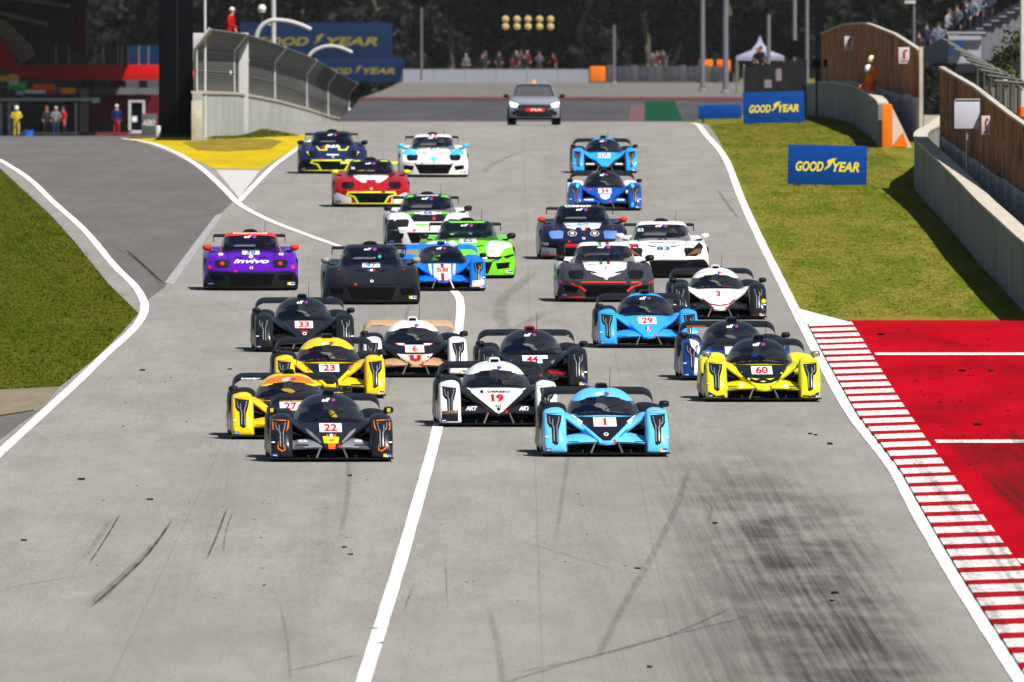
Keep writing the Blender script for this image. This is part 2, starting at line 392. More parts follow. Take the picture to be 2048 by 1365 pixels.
o = obj('kerb_end', mesh_of([(x, dd, gz(x, dd) + 0.03) for x, dd in (hit(1588, 618), hit(1640, 632), hit(1698, 647), hit(1612, 655))], [(3, 2, 1, 0)], smooth=False), M_WHITE, kerb); o.location = (0, -430, 0)

# skid marks: dark rubber film, soft edges
def rubber_mat(name, strength):
    m = bpy.data.materials.new(name); m.use_nodes = True; g = N(m); t = m.node_tree; p = t.nodes['Principled BSDF']
    p.inputs['Base Color'].default_value = (0.018, 0.017, 0.016, 1); p.inputs['Roughness'].default_value = 0.9; p.inputs['Specular IOR Level'].default_value = 0.0
    at_ = g.new('ShaderNodeAttribute'); at_.attribute_name = 'a'
    pos = g.new('ShaderNodeTexCoord').outputs['Object']
    n = g.ramp(g.noise(g.mapped(pos, (14, 0.4, 1)), 1.0, 4), 0.25, 0.7, 0.35, 1.0)
    al = g.math('MULTIPLY', g.math('MULTIPLY', at_.outputs['Fac'], n), strength)
    g.link(al, p.inputs['Alpha']); return m
R1 = rubber_mat('rubber_mark_dark', 0.66); R2 = rubber_mat('rubber_mark_faint', 0.30); R3 = rubber_mat('rubber_mark_wide', 0.17)
SK = [([(345, 1040), (300, 1105), (240, 1165), (178, 1220)], .05, R1, None), ([(318, 1078), (262, 1140), (180, 1214)], .03, R2, .26), ([(240, 1030), (212, 1078), (178, 1130)], .035, R1, None),
      ([(222, 1040), (196, 1080), (166, 1122)], .12, R3, None), ([(455, 1015), (437, 1065), (413, 1122)], .035, R1, None), ([(466, 1025), (452, 1065), (446, 1110)], .03, R2, None),
      ([(722, 1311), (650, 1328), (570, 1347)], .09, R2, None), ([(1461, 1219), (1390, 1252), (1324, 1278), (1180, 1318), (1010, 1352)], .08, R2, None),
      ([(1506, 1234), (1350, 1272), (1199, 1311), (1100, 1340), (1000, 1372)], .09, R2, None), ([(1382, 930), (1349, 1025), (1296, 1130), (1244, 1220), (1189, 1330)], .14, R3, None),
      ([(890, 1110), (896, 1232)], .025, R2, None), ([(828, 1170), (805, 1232)], .03, R2, None),
      ([(1040, 1085), (1110, 1105), (1240, 1145)], .08, R3, None), ([(1100, 620), (1020, 660), (1000, 612), (1040, 570), (1070, 545)], .35, R3, None),
      ([(968, 350), (985, 330), (1040, 305)], .3, R3, None), ([(1435, 380), (1455, 410), (1478, 440)], .10, R2, None), ([(1180, 770), (1140, 900), (1110, 1100)], .09, R3, None),
      ([(560, 1210), (575, 1290), (580, 1365)], .05, R3, None), ([(0, 1182), (90, 1165), (210, 1150)], .07, R2, None), ([(250, 500), (290, 535), (330, 572)], .10, R1, None),
      ([(215, 490), (280, 528), (335, 590)], .05, R2, None), ([(820, 600), (800, 690), (770, 800)], .10, R3, None), ([(420, 600), (500, 640), (520, 680)], .05, R3, None)]
for i in range(0):        # long rubber streaks in the braking zone
    x0 = random.gauss(3.3, .75); d0 = random.uniform(380, 450); L = random.uniform(30, 90)
    SK.append(([(x0, d0), (x0 + random.uniform(-.05, .2), d0 - L / 2), (x0 + random.uniform(-.05, .4), d0 - L)], random.uniform(.15, .5), R3, 'w'))
for i in range(7):
    x0 = random.uniform(-6, 4.5); d0 = random.uniform(330, 760); L = random.uniform(15, 60)
    SK.append(([(x0, d0), (x0 + random.uniform(-.15, .15), d0 - L / 2), (x0 + random.uniform(-.3, .3), d0 - L)], random.uniform(.05, .14), R3, 'w'))
for i, (pl, wd, m, e) in enumerate(SK):
    ribbon('skid_mark', pl, wd, 0.0135 + 0.0003 * (i % 12), m, px=(e != 'w'), soft=True, w2=(e if isinstance(e, float) else None))
for i in range(10):        # dark rubber on the red run-off
    x0 = random.uniform(7.0, 8.4); d0 = random.uniform(400, 445)
    ribbon('skid_mark', [(x0, d0), (x0 + .2, d0 - 25), (x0 + .55, d0 - 70)], random.uniform(.08, .3), 0.020 + .0005 * i, R2, px=False, soft=True)
for k_, x_ in enumerate((7.0, 7.5, 8.0, 8.5)): ribbon('skid_mark', [(x_, 440 - 6 * k_), (x_ + .3, 400), (x_ + .9, 310)], .75, 0.026 + .0006 * k_, R2, px=False, soft=True)
for i in range(16):        # tyre scuffs over the kerb and the edge line
    x0 = random.uniform(5.75, 6.5); d0 = random.uniform(330, 430); L = random.uniform(25, 60)
    ribbon('skid_mark', [(x0, d0), (x0 + random.uniform(0, .06), d0 - L / 2), (x0 + random.uniform(.02, .16), d0 - L)], random.uniform(.03, .12), 0.088 + .001 * i, R2 if i % 2 else R3, px=False, soft=True)
# rubber crumbs and stones lying on the track
def crumbs(name, spots, m, label):
    bm = bmesh.new()
    for (x, d, s) in spots:
        z = gz(x, d) + 0.014
        s *= .8; vv = bm_box(bm, (x, d, z + s * .2), (s * random.uniform(.8, 1.6), s * random.uniform(1, 2), s * .5), random.uniform(0, 3))
        for v in vv: v.co += Vector((random.uniform(-.2, .2), random.uniform(-.2, .2), random.uniform(-.12, .12))) * s
    o = obj(name, from_bm(bm), m); tag(o, label, 'debris', kind='stuff')
M_RUB = mat('rubber_crumb', (0.015, 0.014, 0.014), 0.9, var=.3)
sp = []
for px, py, s in ((163, 962, .07), (48, 1084, .06), (700, 1112, .05), (688, 1098, .05), (700, 954, .05), (300, 1002, .05), (528, 1174, .04), (1430, 1050, .06), (1276, 1140, .05), (1300, 1338, .05), (1670, 1190, .07), (1665, 1205, .05), (1620, 870, .05), (1632, 873, .05), (1660, 891, .08), (285, 743, .06), (460, 741, .06), (750, 1261, .05), (1555, 130 + 560, .06), (760, 1290, .05)): sp.append((*hit(px, py), s))
for i in range(80):
    px, py = random.gauss(700, 260), random.gauss(1010, 120)
    if py > 900: sp.append((*hit(px, py), random.uniform(.008, .022)))
for i in range(40): sp.append((random.uniform(-6.5, -3), random.uniform(400, 560), random.uniform(.008, .024)))
crumbs('rubber_crumbs', sp, M_RUB, 'small black rubber crumbs scattered over the grey track')
sp = [(*hit(1760 + random.gauss(150, 90), 640 + random.gauss(140, 70)), random.uniform(.015, .035)) for i in range(150)]
sp += [(*hit(x, y), .09) for x, y in ((1762, 672), (1872, 902), (1925, 745), (1982, 745), (1955, 853))]
crumbs('rubber_crumbs', [q for q in sp if q[0] > 6.8 and q[1] < 535], M_RUB, 'black rubber pellets strewn over the red run-off')

# grass blades
def pip(x, y, poly):
    c = False
    for i in range(len(poly)):
        (x1, y1), (x2, y2) = poly[i], poly[i - 1]
        if (y1 > y) != (y2 > y) and x < (x2 - x1) * (y - y1) / (y2 - y1) + x1: c = not c
    return c
def tufts(name, label, poly, n, h):
    xs = [p[0] for p in poly]; ys = [p[1] for p in poly]; V = []; Fc = []; k = 0
    while k < n:
        x = random.uniform(min(xs), max(xs)); d = random.uniform(min(ys), max(ys))
        if not pip(x, d, poly): continue
        k += 1; z = gz(x, d); hh = h * random.uniform(.5, 1.25)
        for b in range(3):
            ox, oy = random.uniform(-.09, .09), random.uniform(-.1, .1); a = random.uniform(-.06, .06); wd = random.uniform(.007, .018)
            i = len(V); V += [(x + ox - wd, d + oy, z - .01), (x + ox + wd, d + oy, z - .01), (x + ox + a, d + oy + random.uniform(-.05, .05), z + hh * random.uniform(.6, 1))]
            Fc.append((i, i + 1, i + 2))
    tag(obj(name, mesh_of(V, Fc, smooth=False), M_BLADE), label, 'grass', kind='stuff')
rg = [(edge_x(dd) + .25, dd) for dd in (545, 600, 660, 720, 780, 840, 900, 950)] + [(9.4, 1090), (12.0, 1100), (12.1, 1000), (11.8, 900), (11.4, 860), (11, 730), (10.6, 700), (10.4, 560), (10.4, 545)]
tufts('grass', 'short olive grass verge between the track edge line and the concrete wall', rg, 52000, 0.026)
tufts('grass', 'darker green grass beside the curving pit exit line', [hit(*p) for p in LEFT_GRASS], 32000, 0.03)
tufts('grass', 'ragged grass strip at the foot of the pale pit wall', [hit(*p) for p in ((420, 281), (500, 278), (600, 273))] + [(-8.6, 940), (-9.2, 960), (-9.75, 884)], 2500, 0.07)
# ================================================================== BACKGROUND
def strip_wall(pts, hb, ht, th, flip=1):
    """closed wall mesh along (X, D) points; hb/ht = bottom / top above the ground"""
    V = []; Fc = []; n = len(pts)
    for i, (x, d) in enumerate(pts):
        a = Vector(pts[max(0, i - 1)]); b = Vector(pts[min(n - 1, i + 1)]); t = (b - a).normalized(); nr = Vector((t.y, -t.x)) * th / 2
        z = gz(x, d); top = ht[i] if isinstance(ht, list) else ht; bot = hb[i] if isinstance(hb, list) else hb
        V += [(x - nr.x, d - nr.y, z + bot), (x - nr.x, d - nr.y, z + top), (x + nr.x, d + nr.y, z + top), (x + nr.x, d + nr.y, z + bot)]
    for i in range(n - 1):
        for k in range(4): Fc.append((i * 4 + k, i * 4 + (k + 1) % 4, i * 4 + 4 + (k + 1) % 4, i * 4 + 4 + k))
    Fc += [(3, 2, 1, 0), tuple((n - 1) * 4 + k for k in range(4))]
    me = bpy.data.meshes.new('m'); bm = bmesh.new(); vv = [bm.verts.new(v) for v in V]
    for f in Fc: bm.faces.new([vv[k] for k in f])
    bmesh.ops.recalc_face_normals(bm, faces=bm.faces[:]); return from_bm(bm)
def along(pts, step):
    out = []; L = 0; pv = [Vector(p) for p in pts]
    for a, b in zip(pv, pv[1:]):
        n = max(1, int(round((b - a).length / step)))
        for i in range(n): out.append(tuple(a.lerp(b, i / n)))
    return out + [tuple(pv[-1])]
M_WALLC = mat('concrete_wall', (0.27, 0.275, 0.28), 0.85, col2=(0.17, 0.175, 0.18), vscale=0.8, stretch=(1, .25, .5), bump=.3, bscale=6)
M_WALLP = mat('concrete_wall_pale', (0.42, 0.43, 0.40), 0.85, col2=(0.31, 0.32, 0.30), vscale=0.5, stretch=(1, .15, .3))
M_CAP = mat('concrete_cap', (0.50, 0.46, 0.40), 0.85, col2=(0.34, 0.30, 0.25), vscale=2)
M_STEEL = mat('galvanised_steel', (0.38, 0.38, 0.38), 0.5, metal=.6, var=.25)
M_WIRE = mat('fence_wire', (0.13, 0.13, 0.125), 0.6, metal=.3, var=.2)
M_BLACK = mat('black_matt', (0.006, 0.006, 0.008), 0.9, var=.2)
M_DARK = mat('dark_grey', (0.045, 0.045, 0.05), 0.8, var=.3)
M_LPAINT = mat('light_grey_paint', (0.50, 0.50, 0.50), 0.6, var=.15)
M_ORANGE = mat('orange_paint', (0.75, 0.17, 0.008), 0.6, var=.12)
M_REDW = mat('dark_red_wall', (0.11, 0.008, 0.014), 0.7, var=.2)
M_RBEAM = mat('bright_red_panel', (0.50, 0.006, 0.006), 0.55, var=.12)
M_BLUE = mat('board_blue', (0.004, 0.055, 0.27), 0.5, var=.08, vscale=2)
M_YTXT = mat('board_yellow', (0.80, 0.66, 0.03), 0.6, var=.05)

# ---- text: flat print turned into thin meshes
TXT = {}
def text_mesh(s, bold=0.012, shear=0.0, space=1.0):
    """unit mesh: centred, height of a capital = 1, in the x-z plane"""
    k = (s, bold, shear, space)
    if k in TXT: return TXT[k]
    cu = bpy.data.curves.new('t', 'FONT'); cu.body = s; cu.offset = bold; cu.shear = shear; cu.space_character = space; cu.resolution_u = 3
    o = bpy.data.objects.new('t', cu); COL.objects.link(o); bpy.context.view_layer.update()
    me = bpy.data.meshes.new_from_object(o.evaluated_get(bpy.context.evaluated_depsgraph_get()))
    bpy.data.objects.remove(o)
    xs = [v.co.x for v in me.vertices]; ys = [v.co.y for v in me.vertices]; h = 0.69
    vs_ = [((v.co.x - (min(xs) + max(xs)) / 2) / h, (v.co.y - (min(ys) + max(ys)) / 2) / h) for v in me.vertices]
    fs = [tuple(p.vertices) for p in me.polygons]; TXT[k] = (vs_, fs, (max(xs) - min(xs)) / h, (max(ys) - min(ys)) / h); return TXT[k]
def flat_text(name, s, h, m, parent, loc=(0, 0, 0), w=None, bold=.012, shear=0.0, space=1.0):
    v, f, W, H = text_mesh(s, bold, shear, space); kx = (w / W) if w else h
    me = mesh_of([(a * kx, 0, b * h) for a, b in v], f, smooth=False)
    # make the print face the camera
    for p in me.polygons:
        if p.normal.y > 0: me.flip_normals()
        break
    o = obj(name, me, m, parent); o.location = loc; return o
WINGFOOT = [(-.42, -.62), (-.30, -.35), (-.05, -.12), (.08, .15), (-.10, .30), (-.02, .52), (.60, .78), (1.15, .80), (.75, .66), (.98, .60), (.62, .50), (.85, .42), (.50, .36), (.42, .12), (.22, -.18), (-.12, -.42)]
M_BLUE_DIM = mat('board_blue_dimmed', (.009, .026, .078), .8, var=.2, vscale=.5); M_YTXT_DIM = mat('board_yellow_dimmed', (.24, .20, .03), .8, var=.15)  # far boards: shade and haze of distance put into darker copies of the colours
def board(px0, py0, px1, py1, D, label, tilt=0.0, text=True, rot=0.0):
    M_BLUE, M_YTXT = (MATS['board_blue'], MATS['board_yellow']) if D < 1500 else (M_BLUE_DIM, M_YTXT_DIM)
    c = at((px0 + px1) / 2, (py0 + py1) / 2, D); W = (px1 - px0) / F * D; H = (py1 - py0) / F * D
    r = empty('advertising_board', (c.x, D, c.z - H / 2), (0, tilt, rot), label=label, cat='board', group='blue advertising boards')
    obj('panel', boxmesh((0, 0.05, H / 2), (W, 0.10, H), bev=.012), M_BLUE, r)
    for s in (-1, 1):
        bm = bmesh.new(); bm_box(bm, (s * W * .36, .45, H * .40), (.05, .05, H * .85), mtx=None); bm_box(bm, (s * W * .36, .30, .03), (.05, .55, .05)); obj('back_stay', from_bm(bm), M_STEEL, r)
        gzv = gz(c.x, D) - (c.z - H / 2)
        obj('foot', boxmesh((s * W * .4, .05, min(0, gzv) / 2 - .012), (.09, .12, max(.025, -gzv + .02))), M_DARK, r)
    if text:
        th = H * .23
        flat_text('lettering', 'GOOD', th, M_YTXT, r, (-W * .225, -.0045, H * .46), w=W * .35, bold=.03, shear=.25)
        flat_text('lettering', 'YEAR', th, M_YTXT, r, (W * .235, -.0045, H * .46), w=W * .34, bold=.03, shear=.25)
        k = H * .22; me = mesh_of([(x * k, 0, z * k) for x, z in WINGFOOT], [tuple(range(len(WINGFOOT)))[::-1]], smooth=False)
        bm = bmesh.new(); bm.from_mesh(me); bm.normal_update(); bmesh.ops.triangulate(bm, faces=bm.faces[:], ngon_method='EAR_CLIP'); me = from_bm(bm)
        obj('winged_foot_emblem', me, M_YTXT, r, (W * .005, -.0045, H * .50))
    return r
board(1575, 291, 1733, 370, hit(1653, 371)[1], 'nearest blue board on the grass, yellow lettering, clear of the concrete wall', tilt=math.radians(1.2))
board(1487, 184, 1610, 246, 968, 'middle blue board with yellow lettering at the top of the grass bank', tilt=math.radians(-1.6))
board(1397, 210, 1483, 238, 1110, 'small plain blue board half hidden behind the board at the grass crest', tilt=math.radians(-1.0), text=False)
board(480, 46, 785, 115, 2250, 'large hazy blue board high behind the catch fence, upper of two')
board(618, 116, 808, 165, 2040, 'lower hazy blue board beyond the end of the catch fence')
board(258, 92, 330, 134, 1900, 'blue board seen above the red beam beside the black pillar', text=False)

# ---- people: one continuous skinned body per pose
def body_mesh(joints, edges, radii, zones):
    me = bpy.data.meshes.new('p'); me.from_pydata(joints, edges, []); o = bpy.data.objects.new('p', me); COL.objects.link(o)
    sk = o.modifiers.new('s', 'SKIN'); sub = o.modifiers.new('u', 'SUBSURF'); sub.levels = 1; sub.render_levels = 1
    for i, r in enumerate(radii): me.skin_vertices[0].data[i].radius = (r[0], r[1]); me.skin_vertices[0].data[i].use_root = (i == 0)
    bpy.context.view_layer.update()
    em = bpy.data.meshes.new_from_object(o.evaluated_get(bpy.context.evaluated_depsgraph_get())); bpy.data.objects.remove(o)
    while len(em.materials) < 4: em.materials.append(None)
    for p in em.polygons: p.use_smooth = True; p.material_index = zones(p.center)
    return em
def person_pose(arm_l, arm_r, lean=0.0, stride=0.0):
    """metres, facing -y; feet at z = 0"""
    L = lean
    J = [(0, 0, .95), (0, -.02 - L * .4, 1.18), (0, -.02 - L, 1.40), (0, -.03 - L * 1.15, 1.52), (0, -.05 - L * 1.25, 1.63), (0, -.05 - L * 1.25, 1.72)]
    E = [(0, 1), (1, 2), (2, 3), (3, 4), (4, 5)]; Rr = [(.16, .12), (.15, .11), (.17, .11), (.06, .06), (.085, .10), (.07, .085)]
    for s, (el, ha) in ((-1, arm_l), (1, arm_r)):
        b = len(J); J += [(s * .20, -.02 - L, 1.41), (s * el[0], el[1] - L, el[2]), (s * ha[0], ha[1] - L, ha[2]), (s * ha[0], ha[1] - L - .06, ha[2] - .06)]
        E += [(2, b), (b, b + 1), (b + 1, b + 2), (b + 2, b + 3)]; Rr += [(.075, .075), (.055, .055), (.042, .042), (.04, .025)]
    for s in (-1, 1):
        b = len(J); y = s * stride
        J += [(s * .10, 0, .88), (s * .12, y * .6 - .02, .48), (s * .12, y, .09), (s * .13, y - .17, .05)]
        E += [(0, b), (b, b + 1), (b + 1, b + 2), (b + 2, b + 3)]; Rr += [(.105, .10), (.07, .07), (.05, .05), (.045, .04)]
    def z(c):
        if c.z > 1.50: return 2
        if abs(c.x) > .17 and c.z < 1.02 and c.z > .7 : return 2
        if c.z > .93: return 0
        return 1 if c.z > .11 else 3
    return body_mesh(J, E, Rr, z)
POSES = [person_pose(((.27, 0, 1.13), (.24, -.12, .92)), ((.27, 0, 1.13), (.24, -.12, .92))),
         person_pose(((.30, -.05, 1.17), (.16, -.28, 1.12)), ((.30, -.05, 1.17), (.14, -.30, 1.10)), lean=.06),
         person_pose(((.28, -.08, 1.16), (.25, -.34, 1.08)), ((.28, 0, 1.13), (.25, -.1, .92)), lean=.10, stride=.10)]
SKIN = mat('skin', (0.46, 0.26, 0.18), .6, var=.1); SHOE = mat('shoe', (.03, .03, .03), .7, var=.2)
HELM = lathe([(.001, .155), (.05, .15), (.095, .115), (.123, .06), (.13, 0), (.127, -.06), (.11, -.085)], 14)
CAP = lathe([(.001, .11), (.05, .105), (.09, .075), (.105, .02), (.108, 0)], 14)
FACE = None
def face_mesh():
    bm = bmesh.new()
    for s in (-1, 1): bmesh.ops.create_uvsphere(bm, u_segments=6, v_segments=4, radius=.014, matrix=Matrix.Translation((s * .035, -.092, .0)))
    bm_box(bm, (0, -.10, -.03), (.022, .03, .04)); bm_box(bm, (0, -.088, -.072), (.05, .012, .012))
    for s in (-1, 1): bm_box(bm, (s * .088, 0, -.015), (.016, .03, .05))
    return from_bm(bm)
FACE = face_mesh(); M_FACE = mat('face_features', (.16, .08, .06), .7)
def person(px, py, D, label, top, legs, head=None, headcol=(.75, .75, .75), pose=0, rotz=0.0, group=None, foot=None, hm=None):
    """(px, py) is the pixel of the top of the head unless foot (feet height) is given"""
    c = at(px, py, D); z = c.z - 1.82 if foot is None else foot
    r = empty('person', (c.x, D, z), (0, 0, rotz), label=label, cat='person', group=group)
    b = bpy.data.objects.new('body', POSES[pose]); link(b, r)
    for i, m in enumerate((mat('cloth_%02x%02x%02x' % tuple(int(255 * t) for t in top), top, .85, var=.18), mat('cloth_%02x%02x%02x' % tuple(int(255 * t) for t in legs), legs, .85, var=.18), SKIN, SHOE)):
        b.material_slots[i].link = 'OBJECT'; b.material_slots[i].material = m
    ly = {0: -.05, 1: -.125, 2: -.175}[pose]
    obj('face', FACE, M_FACE, r, (0, ly - .012, 1.665))
    hc = mat('head_%02x%02x%02x' % tuple(int(255 * t) for t in headcol), headcol, .35, var=.1, coat=.2)
    if head == 'helmet': obj('helmet', HELM, hc, r, (0, ly, 1.68))
    else: obj('cap' if head == 'cap' else 'hair', CAP, hc, r, (0, ly + .012, 1.70))
    return r

# ---- pit wall with catch fence, left of the straight
WL = [(at(395, 0, 872).x, 872), (at(470, 0, 1000).x, 1000), (at(545, 0, 1100).x, 1100), (at(602, 0, 1200).x, 1200), (at(652, 0, 1350).x, 1350), (at(700, 0, 1500).x, 1500)]
def zat(py, D): return ZC - (py - 270) / F * D
tops = [188, 190, 204, 219, 235, 246]; ftops = [60, 70, 94, 115, 143, 168]
pw = empty('pit_wall', (WL[0][0], 872, gz(*WL[0])), label='pale concrete pit wall running back beneath the catch fence', cat='wall')
def shift(o, r): o.location = -r.location; return o
segs = list(zip(WL, tops))
dense = [(interp([(p[1], p[0]) for p in WL], d_), d_) for d_ in lin(872, 1500, 36)]
for i in range(0, 35, 5):
    pts = dense[i:i + 6]
    if len(pts) < 2: continue
    hts = [zat(interp([(p[1], t) for p, t in segs], d_), d_) - gz(x_, d_) for x_, d_ in pts]
    pts = [pts[0]] + pts[1:]; pts[-1] = (pts[-1][0], pts[-1][1] - .12)
    shift(obj('wall_panel', strip_wall(pts, -.3, hts, .32), M_WALLP, pw), pw)
    shift(obj('coping', strip_wall(pts, [h + .002 for h in hts], [h + .09 for h in hts], .40), M_CAP, pw), pw)
shift(obj('end_face', boxmesh((WL[0][0] - .02, 871.75, gz(*WL[0]) + .62), (.34, .2, 1.34), bev=.02), M_CAP, pw), pw)
cf = empty('catch_fence', (WL[0][0], 872, zat(188, 872)), label='grey wire catch fence with bent posts above the pale pit wall', cat='fence')
bm = bmesh.new()
def fz(d_): return zat(interp([(p[1], t) for p, t in segs], d_), d_) + .09
def ft(d_): return zat(interp([(p[1], t) for p, t in zip(WL, ftops)], d_), d_)
for k in range(22):
    f = k / 21
    bend = max(0, f - .72) * 1.6
    bm_tube(bm, [(x_ - .05 + bend, d_, fz(d_) + (ft(d_) - fz(d_)) * f) for x_, d_ in dense], .021 if k % 7 else .035, 4)
for d_ in lin(872, 1500, 420):
    x_ = interp([(p[1], p[0]) for p in WL], d_)
    bm_tube(bm, [(x_ - .05, d_, fz(d_)), (x_ - .05, d_, fz(d_) + (ft(d_) - fz(d_)) * .72), (x_ + .4, d_, ft(d_))], .018, 3)
me = from_bm(bm); o = shift(obj('wire_mesh', me, M_WIRE, cf), cf); o['kind'] = 'stuff'
for d_ in (872.2, 1000, 1110, 1235, 1365, 1498):
    x_ = interp([(p[1], p[0]) for p in WL], d_); h = ft(d_) - fz(d_)
    shift(obj('post', tubemesh([(x_ - .06, d_, fz(d_) - .3), (x_ - .06, d_, fz(d_) + h * .72), (x_ + .42, d_, fz(d_) + h * 1.02)], .075, 8), M_LPAINT, cf), cf)
M_LAMPW = mat('white_globe', (.8, .78, .72), .3, var=.1)
for (px, py, D, nm) in ((457, 146, 985, 'near the first fence post, upper of two'), (452, 158, 984, 'near the first fence post, lower of two'), (657, 141, 1360, 'on the fence below the hazy boards'), (697, 220, 1495, 'at the far end of the catch fence')):
    p = at(px, py, D); r = empty('fence_lamp', p, label='small round white lamp %s' % nm, cat='lamp', group='round lamps on the catch fence')
    obj('globe', lathe([(.001, .11), (.06, .095), (.10, .05), (.115, 0), (.10, -.05), (.06, -.09), (.001, -.1)], 12), M_LAMPW, r)
    obj('bracket', tubemesh([(0, .02, -.08), (-.05, .2, -.16), (-.12, .4, -.18)], .02), M_DARK, r)
# white arched tubes and their mast
def arch(name, pts, D, r, label, cat='frame', m=None):
    P_ = [at(x, y, D) for x, y in pts]; r0 = empty(name, P_[0], label=label, cat=cat)
    me = tubemesh([p - P_[0] for p in refine(P_, 5)], r, 10); obj('tube', me, m or M_LPAINT, r0); return r0
a1 = arch('arched_tube', [(513, 190), (513, 120), (512, 84), (517, 62), (530, 47), (550, 41), (580, 44), (605, 52), (622, 60)], 1300, .11, 'larger white arched tube rising behind the catch fence', m=M_LPAINT)
a2 = arch('arched_tube', [(600, 200), (604, 150), (612, 125), (624, 106), (642, 96), (662, 93), (684, 97), (704, 106)], 1420, .10, 'smaller white arched tube beyond the larger one')
mp_ = at(547, 200, 1310); mast = empty('lamp_mast', (mp_.x, 1310, gz(mp_.x, 1310)), label='white mast standing through the larger arched tube', cat='mast')
obj('pole', tubemesh([(0, 0, 0), (0, 0, 8.5)], .13, 10, .10), M_LPAINT, mast)
q = at(524, 18, 1310); obj('camera_head', lathe([(.001, .2), (.14, .17), (.2, 0), (.14, -.17), (.001, -.2)], 12), M_LAMPW, mast, (q.x - mp_.x, -.2, q.z - gz(mp_.x, 1310)))
obj('arm', tubemesh([(q.x - mp_.x, -.1, q.z - gz(mp_.x, 1310) - .3), (q.x - mp_.x, 0, q.z - gz(mp_.x, 1310) - .7), (0, 0, q.z - gz(mp_.x, 1310) - .8)], .04), M_STEEL, mast)
p = at(410, 0, 880); r = empty('thin_pole', (p.x, 880, gz(p.x, 880)), label='thin pale pole at the near end of the catch fence', cat='pole')
obj('shaft', tubemesh([(0, 0, 0), (0, 0, 9)], .045, 8), M_LPAINT, r); obj('base_plate', boxmesh((0, 0, .03), (.25, .25, .06)), M_STEEL, r)
p = at(402, 80, 900); r = empty('control_cabinet', (p.x, 900, gz(p.x, 900)), label='pale cabinet on a post between the black pillar and the catch fence', cat='cabinet')
obj('housing', boxmesh((-.10, 0, 2.95), (.46, .4, .95), bev=.03), M_LPAINT, r); obj('post', tubemesh([(-.1, 0, 0), (-.1, 0, 2.5)], .07), M_STEEL, r)
p = at(389, 150, 905); r = empty('red_signal_lamp', (p.x, 905, gz(p.x, 905)), label='bright red signal lamp beside the black pillar', cat='lamp')
obj('lens', lathe([(.001, -.08), (.08, -.07), (.15, 0), (.15, .08)], 14, 'y', (0, -.05, zat(150, 905) - gz(p.x, 905))), mat('red_lens', (.8, .01, .01), .3, emit=(1, .02, .01), estr=.8), r)
obj('housing', boxmesh((0, .10, zat(150, 905) - gz(p.x, 905)), (.34, .16, .36), bev=.02), M_BLACK, r); obj('post', tubemesh([(0, .1, 0), (0, .1, zat(150, 905) - gz(p.x, 905))], .05), M_DARK, r)
pl = at(470, 58, 1010); r = empty('marshal_platform', (pl.x, 1012, gz(pl.x, 1012)), label='small pale platform box behind the catch fence', cat='platform')
hz = zat(66, 1012) - gz(pl.x, 1012)
obj('box', boxmesh((.1, 0, hz / 2), (.75, 1.0, hz), bev=.02), M_LPAINT, r); obj('deck', boxmesh((-.3, .8, hz - 1.0), (1.6, 1.2, .1)), M_STEEL, r)
for sx in (-1, .4): obj('leg', tubemesh([(sx, 1.2, 0), (sx, 1.2, hz - 1.05)], .05), M_STEEL, r)
person(456, 14, 1013.0, 'person in red overalls and white cap leaning on the platform behind the catch fence', (.42, .012, .01), (.3, .01, .01), 'cap', (.7, .7, .7), pose=2, rotz=math.radians(65))

# ---- black pillar, bollard
x0 = at(318, 0, 892).x; x1 = at(386, 0, 892).x
r = empty('black_pillar', ((x0 + x1) / 2, 892, gz((x0 + x1) / 2, 892)), label='tall wide black pillar at the tip of the yellow zone', cat='pillar')
obj('shaft', boxmesh((0, 0, 5), (x1 - x0, 1.0, 10.0), bev=.05), M_BLACK, r); obj('base', boxmesh((0, 0, .06), (x1 - x0 + .16, 1.16, .12)), M_DARK, r)
obj('seam', boxmesh((.05, -.51, 5), (.02, .02, 9.9)), M_DARK, r)
p = at(316, 275, 884); r = empty('bollard', (p.x, 884, gz(p.x, 884)), label='short white bollard at the foot of the black pillar', cat='bollard')
obj('post', lathe([(.001, .42), (.07, .41), (.09, .38), (.095, 0)], 12), M_LPAINT, r); obj('foot', lathe([(.001, .03), (.13, .03), (.14, 0)], 12), M_DARK, r)

# ---- pit building
PB = 1720.0
def bx(px0, py0, px1, py1, D, depth): # box between pixels at distance D
    a = at(px0, py1, D); b = at(px1, py0, D); return ((a.x + b.x) / 2, D + depth / 2, (a.z + b.z) / 2), (b.x - a.x, depth, b.z - a.z)
pb = empty('pit_building', (at(150, 270, PB).x, PB, gz(-27, PB)), label='dark pit building with red beam and overhanging canopies', cat='building')
def pbp(name, px0, py0, px1, py1, D, depth, m, bev=0.0):
    c, s = bx(px0, py0, px1, py1, D, depth); return shift(obj(name, boxmesh(c, s, bev=bev), m, pb), pb)
M_MAUVE = mat('mauve_cladding', (.075, .05, .068), .7, var=.25, vscale=.5); M_MAUD = mat('dark_cladding', (.03, .018, .028), .7, var=.3, vscale=.5)
M_CANO = mat('canopy_metal', (.26, .23, .22), .5, var=.2); M_GREYW = mat('grey_panel', (.10, .10, .115), .6, var=.3, vscale=.6)
pbp('facade', -260, -160, 172, 130, PB + 14, 8, M_MAUD); pbp('tower', 80, -160, 150, 108, PB + 9, 4, M_MAUVE)
pbp('red_column', 148, 12, 172, 112, PB + 8, 3, mat('wine_column', (.09, .006, .02), .6, var=.2)); pbp('red_column', 60, 75, 76, 112, PB + 8.2, 2, mat('wine_column', (0, 0, 0)))
pbp('parapet', 60, 108, 166, 132, PB + 4, 2, M_MAUVE)
pbp('red_beam', 40, 130, 318, 160, PB, 2.4, M_RBEAM, .05)
